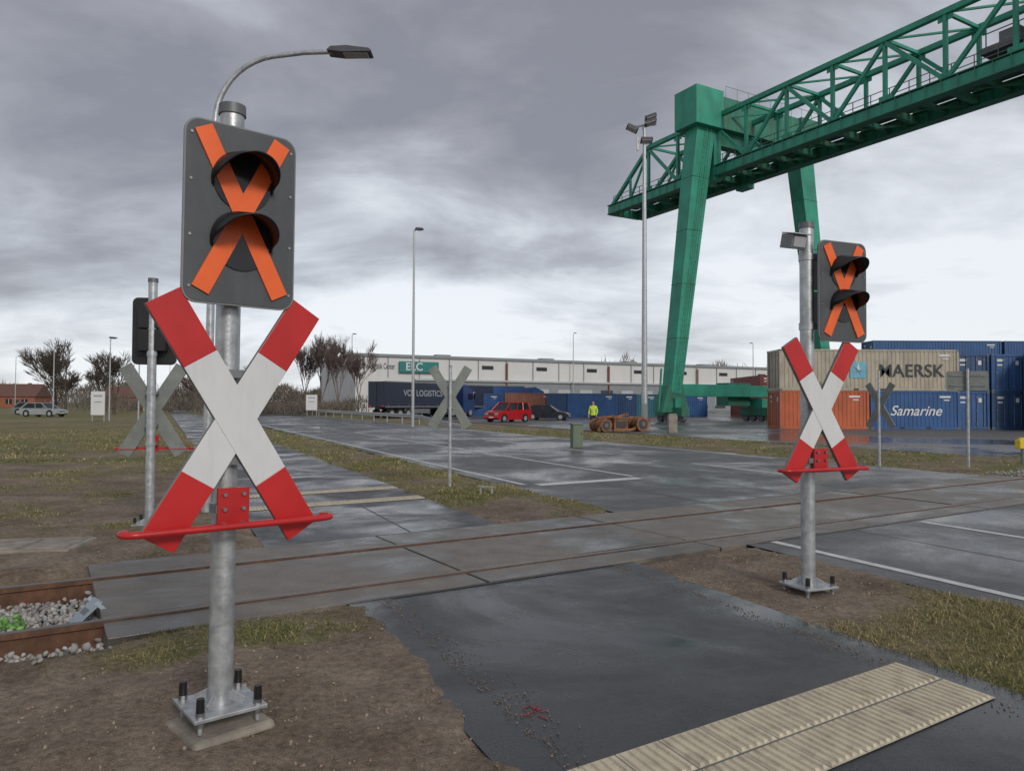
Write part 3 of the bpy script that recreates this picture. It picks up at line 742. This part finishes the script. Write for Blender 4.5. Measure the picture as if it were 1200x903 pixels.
text('lettering','ELC',2.0,M['textwhite'],W,(10.8,-.72,8.3),(R(90),0,0))
text('lettering','Emsland Logistik Center',1.5,M['textdark'],W,(3.6,-.04,8.3),(R(90),0,0),.01,.5)
A=empty('office_annex',(64,178,0),math.atan2(45,89.4)); mb=MB(); mb.box((20,10,4),(40,20,8),M['wall'])
for i in range(9):
    for z in(2.2,5.4): mb.box((3+4.2*i,-.03,z),(2.6,.1,1.4),M['glass'])
mb.box((20,10,8.15),(40.6,20.6,.3),M['wallgrey']); mb.obj('walls',A)
def house(x,y,rz,w=12,d=9,h=3.0,rh=3.2):
    e=empty('brick_house',(x,y,0),rz); mb=MB(); mb.box((0,0,h/2),(w,d,h),M['brick'])
    for i in(-1,0,1): mb.box((i*w*.3,-d/2-.02,h*.55),(1.4,.1,1.2),M['glass']); mb.box((i*w*.3,-d/2-.05,h*.55),(.08,.08,1.2),M['textwhite'])
    mb.box((w*.15,-d/2-.02,1.05),(1.0,.1,2.1),M['textdark'])
    mb.obj('walls',e); mb=MB(); a=d/2+.4
    vs=[(sx*(w/2+.3),sy*a,h-.1) for sx in(-1,1) for sy in(-1,1)]+[(-(w/2+.3),0,h+rh),(w/2+.3,0,h+rh)]
    mb.add(vs,[(0,2,5,4),(1,4,5,3),(0,4,1),(2,3,5),(0,1,3,2)],M['rooftile']); mb.box((w*.2,1,h+rh*.8),(.7,.7,1.8),M['brick']); mb.obj('roof',e)
house(-128,190,R(10)); house(-150,205,R(-15)); house(-112,215,R(25))

# ------------------------------------------------------------------ vehicles
def wheel(mb,x,y,r,w):
    mb.cyl((x,y-w/2,r),(x,y+w/2,r),r,r,M['tyre'],20); mb.cyl((x,y-w/2-.012,r),(x,y+w/2+.012,r),r*.62,r*.62,M['galv'],14)
def car(x,y,rz,col,L=4.3,H=1.5,Wd=1.78,van=False):
    e=empty('parked_car',(x,y,0),rz); p=mat('car_paint',col,.25,.2,.03,2)
    s=L/4.3; z0=.22; sh=H*.60
    if van: low=[(-2.1,z0+.1),(-2.13,sh-.1),(-2.05,sh+.04),(1.05,sh),(1.85,sh-.12),(2.1,sh-.35),(2.13,z0+.1),(1.9,z0),(-1.9,z0)]
    else: low=[(-2.1,z0+.1),(-2.13,sh-.15),(-2.0,sh+.0),(1.0,sh),(1.8,sh-.14),(2.1,sh-.32),(2.13,z0+.1),(1.9,z0),(-1.9,z0)]
    mb=MB(); mb.prism([(a*s,b) for a,b in low],-Wd/2,Wd/2,p); mb.obj('body',e,.07)
    a0,a1,b0,b1=((-2.02,1.15,-1.85,.45) if van else (-1.95,1.05,-1.35,.25))
    k=MB(); vs=[]; zt_=H-.05
    for (xa,xb,z,hw) in((a0*s,a1*s,sh-.02,Wd/2-.05),(b0*s,b1*s,zt_,Wd/2-.2)):
        vs+=[(xa,-hw,z),(xb,-hw,z),(xb,hw,z),(xa,hw,z)]
    k.add(vs,[(0,1,5,4),(1,2,6,5),(2,3,7,6),(3,0,4,7),(4,5,6,7),(0,3,2,1)],M['glass']); k.obj('windows',e,.03)
    mb=MB(); hw=Wd/2-.2
    mb.box(((b0+b1)/2*s,0,H-.035),((b1-b0)*s+.1,2*hw+.06,.07),p)
    for sy in(-1,1):
        yb=sy*(Wd/2-.045);yt=sy*(hw+.005)
        mb.beam((a0*s,yb,sh),(b0*s,yt,H-.04),.09,.12,p); mb.beam((a1*s,yb,sh),(b1*s,yt,H-.04),.07,.07,p)
        mb.beam(((a0*.45+a1*.55)*s*1.0,yb,sh),((b0*.45+b1*.55)*s,yt,H-.04),.05,.09,p)
        if van: mb.beam(((a0*.7+a1*.3)*s,yb,sh),((b0*.7+b1*.3)*s,yt,H-.04),.05,.09,p)
    mb.obj('roof_and_pillars',e,.015)
    mb=MB()
    for wx in(-1.32*s,1.35*s):
        for sy in(-1,1):
            wheel(mb,wx,sy*(Wd/2-.09),.32,.2)
            mb.cyl((wx,sy*(Wd/2-.02),.34),(wx,sy*(Wd/2+.004),.34),.40,.40,M['black'],20)
            mb.cyl((wx,sy*(Wd/2),.32),(wx,sy*(Wd/2+.012),.32),.31,.31,M['tyre'],20); mb.cyl((wx,sy*(Wd/2),.32),(wx,sy*(Wd/2+.02),.32),.2,.2,M['galv'],14)
    for sy in(-1,1):
        mb.box((2.06*s,sy*(Wd/2-.28),sh-.33),(.14,.36,.16),M['lampglass']); mb.box((-2.1*s,sy*(Wd/2-.16),sh-.22),(.08,.2,.3),M['redpaint'])
        mb.box((.75*s,sy*(Wd/2+.07),sh+.08),(.12,.16,.12),p)
    mb.box((2.12*s,0,.42),(.04,.52,.11),M['textwhite']); mb.box((2.11*s,0,sh-.36),(.04,.7,.12),M['black']); mb.box((-2.13*s,0,.6),(.04,.52,.11),M['textwhite'])
    mb.obj('wheels_and_lights',e); return e
car(-.35,65,R(-135),(.5,.015,.02),4.2,1.75,1.8,True)
car(3.6,74,R(-12),(.03,.035,.045),4.5,1.5,1.8)
car(-51,80,R(-8),(.35,.37,.38),4.5,1.5,1.8); car(-60,92,R(5),(.2,.21,.22),4.3,1.5); car(-43,110,R(170),(.5,.5,.5),4.3,1.5)
def truck(x,y,rz,col,cab,label=None):
    e=empty('articulated_lorry',(x,y,0),rz); mb=MB(); p=paint(col,.45,.2,'trailer_paint')
    mb.box((-1.2,0,2.55),(12.2,2.5,2.75),p)
    for sy in(-1,1):
        mb.box((-1.2,sy*1.26,3.9),(12.2,.03,.12),M['galvdk']); mb.box((-1.2,sy*1.26,1.22),(12.2,.03,.16),M['galvdk'])
        mb.box((-2,sy*1.1,.75),(4.2,.06,.5),M['galvdk'])
        for k in range(8): mb.box((-6.8+1.6*k,sy*1.255,1.4),(.05,.02,.3),M['galvdk'])
    mb.box((-7.32,0,2.55),(.04,.04,2.6),M['black']); mb.box((-7.32,.9,1.3),(.06,.35,.15),M['redpaint']); mb.box((-7.32,-.9,1.3),(.06,.35,.15),M['redpaint'])
    mb.box((-1.2,0,1.05),(11.8,.9,.22),M['black']); mb.obj('trailer',e,.02)
    mb=MB()
    for wx in(-6.2,-4.9,-3.6,4.2,7.6):
        for sy in(-1,1): wheel(mb,wx,sy*1.05,.5,.32)
    mb.box((6.2,0,.85),(5.2,.9,.3),M['black']); mb.obj('wheels',e)
    mb=MB(); mb.prism([(6.1,.7),(6.1,3.75),(6.5,3.9),(7.9,3.3),(8.35,2.3),(8.4,.5),(6.8,.5)],-1.22,1.22,paint(cab,.35,.1,'cab_paint'))
    mb.prism([(7.98,3.05),(8.36,2.25),(8.40,2.25),(8.04,3.08)],-1.1,1.1,M['glass'])
    for sy in(-1,1): mb.box((7.5,sy*1.225,2.45),(.9,.03,.75),M['glass']); mb.box((8.2,sy*1.4,2.5),(.12,.2,.7),M['black'])
    mb.box((8.4,0,1.2),(.06,1.6,.5),M['black']); mb.obj('cab',e,.04)
    if label: text('lettering',label,.95,M['textgrey'],e,(-1.2,-1.28,2.7),(R(90),0,0))
    return e
truck(-10.3,84,R(56),(.02,.03,.055),(.02,.05,.15),'VOS LOGISTICS')
truck(-6.3,93,R(44),(.02,.03,.06),(.5,.5,.5),'LOGISTICS')
truck(-3.2,96,R(30),(.03,.09,.26),(.03,.1,.3))

# ------------------------------------------------------------------ trees
def bare_tree(name,x,y,h,seed,m,spread=.55,depth=6,trunk=.2,rise=.35,rmin=.024):
    rd=random.Random(seed); mb=MB()
    def br(p,d,L,r,k):
        q=p+d*L; mb.cyl(p,q,r,max(r*.68,rmin*.6),m,5 if k<3 else 3,False)
        if k>=depth: return
        n=3 if k<4 else 4
        for i in range(n):
            t=rd.uniform(.45,1.0) if i else 1.0
            a=rd.uniform(0,2*math.pi); s=spread*rd.uniform(.5,1.3)*(0.5 if i==0 else 1)
            nd=(d+Vector((math.cos(a)*s,math.sin(a)*s,rd.uniform(-.1,rise)))).normalized()
            br(p+d*L*t,nd,L*rd.uniform(.68,.92),max(r*.6*(1 if i==0 else .75),rmin),k+1)
    br(Vector((0,0,-.1)),Vector((rd.uniform(-.05,.05),rd.uniform(-.05,.05),1)).normalized(),h*.22,trunk,0)
    return mb.obj(name,None,0,(x,y,0))
bare_tree('birch_tree',-28,108,15.5,3,M['birch'],.34,6,.16,.5); bare_tree('birch_tree',-25,106,13,4,M['birch'],.34,6,.15,.5); bare_tree('birch_tree',-31.5,112,12.5,14,M['birch'],.38,6,.15,.5)
bare_tree('birch_tree',-23,110,11.5,24,M['birch'],.36,6,.13,.5)
bare_tree('bare_tree',-56,92,10.5,5,M['bark'],.55); bare_tree('bare_tree',-61,98,9.8,6,M['bark'],.55); bare_tree('bare_tree',-52,96,10,16,M['bark'],.55)
bare_tree('bare_tree',-39,95,8.5,7,M['birch'],.6); bare_tree('bare_tree',-36,100,8.5,8,M['birch'],.6); bare_tree('bare_tree',-34,98,8,18,M['birch'],.6)
bare_tree('bare_tree',-78,140,10,28,M['bark'],.55); bare_tree('bare_tree',-92,150,10,29,M['bark'],.55)
def treeline(name,segs,n,m,h0,h1,w):
    P=[]
    for (xa,ya,xb,yb) in segs:
        t=rng.random(n); P.append(np.stack([xa+(xb-xa)*t+rng.normal(0,2,n),ya+(yb-ya)*t+rng.normal(0,4,n)],1))
    P=np.concatenate(P); k=len(P)
    hh=h0+(h1-h0)*np.clip(fbm(P[:,0]*.12,P[:,1]*.05,4,8)*1.6-.3,0,1)
    z=rng.random(k)**.8*hh; L=rng.uniform(.6,1.8,k)*w; a=rng.uniform(0,np.pi,k); t=rng.uniform(-.9,.9,k)
    dx=np.cos(a)*np.sin(t)*L; dy=np.sin(a)*np.sin(t)*L; dz=np.cos(t)*L
    wd=.08*w
    A=np.stack([P[:,0]-wd,P[:,1],z],1);B=np.stack([P[:,0]+wd,P[:,1],z],1);Cc=np.stack([P[:,0]+dx,P[:,1]+dy,z+dz],1)
    Vv=np.stack([A,B,Cc],1).reshape(-1,3);Ff=np.arange(3*k).reshape(-1,3)
    return np_mesh(name,Vv,Ff,m)
treeline('distant_tree_line',[(-260,230,-120,225),(-120,225,-50,240),(-50,240,-20,270)],13000,M['twig'],2.5,9,1.3)
treeline('hedge',[(-70,120,-38,118),(-40,104,-22,100)],6000,M['twig'],.8,3.2,.6)
treeline('distant_tree_line',[(40,330,260,300)],20000,M['twig'],11,24,2)

# ------------------------------------------------------------------ guardrail, signs, furniture
e=empty('guardrail'); mb=MB(); Yg=56
while Yg<150:
    x,y=xy_qY(19.6,Yg); mb.box((x,y,.35),(.08,.1,.75),M['galv']); Yg+=4
p0=xy_qY(19.55,56);p1=xy_qY(19.55,150)
pr=[(0,.75),(.05,.70),(0,.62),(.0,.58),(.05,.52),(0,.45)]
d=(Vector((*p1,0))-Vector((*p0,0))).normalized(); s_=Vector((-d.y,d.x,0))
vs=[]
for P in(p0,p1):
    for a,b in pr: q=Vector((P[0],P[1],0))+s_*a; vs.append((q.x,q.y,b))
mb.add(vs,[(i,i+1,7+i,6+i) for i in range(5)],M['lampglass'])
pe=xy_qY(19.2,47); mb.beam((p0[0],p0[1],.6),(pe[0],pe[1],.05),.06,.28,M['lampglass'])
mb.obj('rail_and_posts',e)
def board(x,y,w,h,z0,m,nm='notice_board',rz=0):
    e=empty(nm,(x,y,0),rz); mb=MB()
    for sx in(-1,1): mb.cyl((sx*w*.4,0,0),(sx*w*.4,0,z0+h*.8),.04,.04,M['galv'],8)
    mb.box((0,-.06,z0+h/2),(w,.05,h),M['paneledge']); mb.box((0,-.09,z0+h/2),(w-.08,.012,h-.08),m); mb.box((0,-.099,z0+h*.8),(w*.6,.006,h*.08),M['textgrey']); mb.box((0,-.099,z0+h*.55),(w*.5,.006,h*.05),M['textgrey'])
    mb.obj('board',e)
board(-33.8,60,1.2,2.0,.5,M['textwhite']); board(-24,88,1.4,1.9,.7,M['textwhite'])
for (x,y,h) in((-22.5,45,1.3),(-19.5,40,.9)):
    e=empty('marker_post',(x,y,0)); mb=MB(); mb.cyl((0,0,0),(0,0,h),.05,.045,M['galv'],10); mb.box((0,-.05,h-.12),(.14,.03,.2),M['yellow']); mb.obj('post',e)
e=empty('chain_link_fence'); mb=MB()
xa,ya,xb,yb=-27,104,2,112
for i in range(25):
    t=i/24; mb.cyl((xa+(xb-xa)*t,ya+(yb-ya)*t,0),(xa+(xb-xa)*t,ya+(yb-ya)*t,2.0),.04,.04,M['galvdk'],6)
for z in(.1,.5,.9,1.3,1.7,2.0): mb.beam((xa,ya,z),(xb,yb,z),.02,.025,M['galvdk'])
mb.obj('posts_and_wires',e)
e=empty('utility_cabinet',(2.42,27.4,0),R(15)); mb=MB(); mb.box((0,0,.42),(.40,.32,.84),M['cabgreen']); mb.box((0,0,.86),(.46,.38,.05),M['cabgreen']); mb.box((0,-.165,.45),(.34,.01,.7),M['cabgreen']); mb.box((.12,-.175,.5),(.02,.02,.1),M['black']); mb.obj('housing',e,.01)
e=empty('yellow_hydrant_post',(13.9,20.0,0)); mb=MB(); mb.cyl((0,0,0),(0,0,.5),.05,.05,M['galvdk'],12); mb.box((0,0,.56),(.3,.22,.24),M['yellow']); mb.cyl((0,0,.68),(0,0,.74),.13,.08,M['yellow'],14); mb.obj('post',e,.02)
mb=MB(); mb.box((9.0,41.2,.5),(.5,.4,1.0),M['slab']); mb.box((9.0,41.2,1.04),(.42,.32,.1),M['slab']); mb.obj('concrete_bollard',None,.03)
mb=MB(); mb.cyl((-.55,13.1,0),(-.55,13.1,.13),.02,.02,M['galv'],8); mb.cyl((-.35,13.0,0),(-.35,13.0,.13),.02,.02,M['galv'],8); mb.beam((-.6,13.12,.13),(-.3,12.98,.13),.05,.02,M['galv']); mb.obj('ground_bracket')
# rusty machine parts: a box frame with plates, two drums and loose beams
e=empty('rusty_machine_parts',(5.4,43,0),R(24)); RS=M['ruststeel']; mb=MB()
for (x,r,yy) in((-.25,.38,0),(2.2,.44,-.1)):
    mb.cyl((x,-.6+yy,r),(x,.6+yy,r),r*.86,r*.86,RS,22)
    for y_ in(-.62,-.2,.2,.62): mb.cyl((x,y_-.04+yy,r),(x,y_+.04+yy,r),r,r,RS,22)
    mb.cyl((x,-.70+yy,r),(x,-.62+yy,r),r*.35,r*.35,M['grey'],12); mb.cyl((x,-.668+yy,r),(x,-.66+yy,r),r*.7,r*.7,M['doordark'],16)
mb.box((.95,.1,.42),(.95,.9,.6),RS); mb.box((.95,-.37,.42),(.7,.03,.4),M['doordark']); mb.box((.95,.1,.78),(1.15,1.0,.08),RS); mb.beam((.45,-.3,.8),(1.5,-.2,1.02),.14,.14,RS)
mb.beam((-.6,-.2,.80),(.6,-.2,.90),.12,.12,RS); mb.beam((1.5,-.6,.1),(3.0,-.5,.7),.10,.16,RS); mb.beam((.2,-.7,.08),(1.6,-.6,.12),.14,.14,RS); mb.beam((-.7,-.5,.05),(-.2,-.6,.75),.08,.2,RS)
mb.obj('drums_and_frame',e,.015)

# ------------------------------------------------------------------ person (hi-vis worker)
def worker(x,y,rz):
    e=empty('worker_person',(x,y,0),rz)
    J={'pel':((0,0,.98),.145),'belly':((0,0,1.12),.14),'chest':((0,.0,1.33),.165),'neck':((0,0,1.49),.062),'head0':((0,-.01,1.57),.075),
       'shL':((.19,0,1.43),.075),'elL':((.27,.02,1.15),.052),'wrL':((.24,-.12,.95),.036),'shR':((-.19,0,1.43),.075),'elR':((-.27,.03,1.15),.052),'wrR':((-.28,-.05,.90),.036),
       'hipL':((.10,0,.90),.105),'knL':((.12,-.03,.50),.068),'anL':((.13,.02,.10),.050),'toL':((.15,-.16,.05),.045),
       'hipR':((-.10,0,.90),.105),'knR':((-.12,-.01,.50),.068),'anR':((-.14,.04,.10),.050),'toR':((-.17,-.13,.05),.045)}
    E=[('pel','belly'),('belly','chest'),('chest','neck'),('neck','head0'),('chest','shL'),('shL','elL'),('elL','wrL'),('chest','shR'),('shR','elR'),('elR','wrR'),('pel','hipL'),('hipL','knL'),('knL','anL'),('anL','toL'),('pel','hipR'),('hipR','knR'),('knR','anR'),('anR','toR')]
    for sd,w in(('L',J['wrL'][0]),('R',J['wrR'][0])):
        J['pm'+sd]=((w[0],w[1]-.02,w[2]-.07),.032); E.append(('wr'+sd,'pm'+sd))
        for k in range(4):
            bx=w[0]+(k-1.5)*.02
            J['f%s%d'%(sd,k)]=((bx,w[1]-.03,w[2]-.13),.010); J['g%s%d'%(sd,k)]=((bx,w[1]-.045,w[2]-.165+.006*abs(k-1.5)),.008)
            E+=[('pm'+sd,'f%s%d'%(sd,k)),('f%s%d'%(sd,k),'g%s%d'%(sd,k))]
        sx=-1 if sd=='L' else 1
        J['t'+sd]=((w[0]+sx*.045,w[1]-.04,w[2]-.09),.011); E.append(('pm'+sd,'t'+sd))
    keys=list(J); me=bpy.data.meshes.new('b'); me.from_pydata([J[k][0] for k in keys],[(keys.index(a),keys.index(b)) for a,b in E],[])
    o=bpy.data.objects.new('tmp',me); COL.objects.link(o)
    sk=o.modifiers.new('s','SKIN')
    for i,k in enumerate(keys): me.skin_vertices[0].data[i].radius=(J[k][1],J[k][1]*(.75 if k in('chest','belly','pel') else 1)); me.skin_vertices[0].data[i].use_root=(k=='pel')
    sb=o.modifiers.new('ss','SUBSURF'); sb.levels=2; sb.render_levels=2
    dg=bpy.context.evaluated_depsgraph_get(); m2=bpy.data.meshes.new_from_object(o.evaluated_get(dg)); bpy.data.objects.remove(o)
    m2.materials.clear()
    for m in(M['hivis'],M['trousers'],M['skin'],M['black']): m2.materials.append(m)
    for p in m2.polygons:
        c=p.center; p.use_smooth=True
        if c.z>1.50: k=2
        elif abs(c.x)>.2 and c.z<.96 and c.z>.6: k=2
        elif c.z<.12: k=3
        elif c.z<.9 and abs(c.x)<.22: k=1
        else: k=0
        p.material_index=k
    b=bpy.data.objects.new('body',m2); COL.objects.link(b); b.parent=e
    bpy.ops.mesh.primitive_uv_sphere_add(segments=20,ring_count=14,radius=1,location=(0,0,0)); h=bpy.context.object; h.name='head'; h.parent=e; h.location=(0,-.01,1.66); h.scale=(.078,.096,.118); h.data.materials.append(M['skin'])
    for p in h.data.polygons: p.use_smooth=True
    bpy.ops.mesh.primitive_uv_sphere_add(segments=20,ring_count=14,radius=1); a=bpy.context.object; a.name='hair'; a.parent=e; a.location=(0,.012,1.685); a.scale=(.086,.10,.105); a.data.materials.append(M['hair'])
    mb=MB(); mb.prism([(-.012,1.64),(.012,1.64),(0,1.68)],-.125,-.10,M['skin']); mb.box((0,-.103,1.60),(.045,.006,.008),M['redpaint'])
    for sx in(-1,1): mb.box((sx*.03,-.10,1.67),(.022,.01,.01),M['black']); mb.cyl((sx*.075,0,1.64),(sx*.09,0,1.64),.025,.02,M['skin'],8)
    mb.obj('face',e)
    mb=MB()
    for z in(1.12,1.25): mb.tube([(.155*math.cos(R(t))*1.03,.118*math.sin(R(t)),z) for t in range(0,361,20)],.012,M['textwhite'],6)
    mb.obj('reflective_stripes',e)
worker(5.2,47,R(-20))

# ------------------------------------------------------------------ world / sun / camera
w=bpy.data.worlds.new('World'); sc.world=w; w.use_nodes=True; n=w.node_tree; n.nodes.clear()
out=N(n,'ShaderNodeOutputWorld')
sky=N(n,'ShaderNodeTexSky',sky_type='NISHITA'); sky.sun_disc=False; sky.sun_elevation=R(28); sky.sun_rotation=R(150)
b1=N(n,'ShaderNodeBackground'); b1.inputs['Strength'].default_value=.10; n.links.new(sky.outputs[0],b1.inputs['Color'])
tc=N(n,'ShaderNodeTexCoord'); sp=N(n,'ShaderNodeSeparateXYZ'); n.links.new(tc.outputs['Generated'],sp.inputs[0])
def mth(op,a,b=None,c=None):
    x=N(n,'ShaderNodeMath',operation=op)
    for i,v in enumerate((a,b,c)):
        if v is None: continue
        if isinstance(v,(int,float)): x.inputs[i].default_value=v
        else: n.links.new(v,x.inputs[i])
    return x.outputs[0]
zc=mth('ADD',mth('MAXIMUM',sp.outputs[2],0),.24)
cx=mth('DIVIDE',sp.outputs[0],zc); cy=mth('DIVIDE',sp.outputs[1],zc)
cb=N(n,'ShaderNodeCombineXYZ'); n.links.new(cx,cb.inputs[0]); n.links.new(mth('MULTIPLY',cy,1.25),cb.inputs[1]); cb.inputs[2].default_value=5.1
f1=noise(n,cb.outputs[0],1.5,6,.56,.3); f2=noise(n,cb.outputs[0],.5,2,.5,.3)
elev=N(n,'ShaderNodeMapRange'); elev.interpolation_type='SMOOTHSTEP'; n.links.new(sp.outputs[2],elev.inputs[0]); elev.inputs[1].default_value=.03; elev.inputs[2].default_value=.36; elev.inputs[3].default_value=.12; elev.inputs[4].default_value=-.05
def glow(dx,dy,dz,lo,amt):
    vm=N(n,'ShaderNodeVectorMath',operation='DOT_PRODUCT'); d=Vector((dx,dy,dz)).normalized(); vm.inputs[1].default_value=d; n.links.new(tc.outputs['Generated'],vm.inputs[0])
    g=N(n,'ShaderNodeMapRange'); g.interpolation_type='SMOOTHSTEP'; n.links.new(vm.outputs['Value'],g.inputs[0]); g.inputs[1].default_value=lo; g.inputs[2].default_value=1; g.inputs[3].default_value=0; g.inputs[4].default_value=amt
    return g.outputs[0]
val=mth('ADD',mth('MULTIPLY',mth('SUBTRACT',f1,.5),.72),mth('ADD',mth('MULTIPLY',f2,.38),.31))
for g in(elev.outputs[0],glow(.60,1,.24,.92,.15),glow(-.12,1,.13,.965,.09),glow(-.62,1,.28,.95,-.06)): val=mth('ADD',val,g)
cc=ramp(n,val,[(.34,(.235,.24,.275)),(.43,(.315,.32,.355)),(.51,(.42,.435,.48)),(.585,(.58,.605,.65)),(.69,(.77,.80,.84))])
b2=N(n,'ShaderNodeBackground'); n.links.new(cc,b2.inputs['Color']); b2.inputs['Strength'].default_value=1.17
ms=N(n,'ShaderNodeMixShader'); ms.inputs[0].default_value=.90
n.links.new(b1.outputs[0],ms.inputs[1]); n.links.new(b2.outputs[0],ms.inputs[2]); n.links.new(ms.outputs[0],out.inputs['Surface'])
L=bpy.data.lights.new('sun','SUN'); L.energy=1.5; L.angle=R(12); L.color=(1,.95,.88); lo=bpy.data.objects.new('sun',L); COL.objects.link(lo)
az=R(150); el=R(28); sd=Vector((math.sin(az)*math.cos(el),math.cos(az)*math.cos(el),math.sin(el)))
lo.rotation_euler=sd.to_track_quat('Z','Y').to_euler()
cam=bpy.data.cameras.new('camera'); co=bpy.data.objects.new('camera',cam); COL.objects.link(co)
cam.lens=25.8; cam.sensor_width=36; cam.clip_end=4000; cam.clip_start=.05
co.location=(0,0,1.6); co.rotation_euler=(R(90+1.43),R(-.25),0)
sc.camera=co
sc.view_settings.view_transform='Standard'; sc.view_settings.look='None'; sc.view_settings.exposure=0
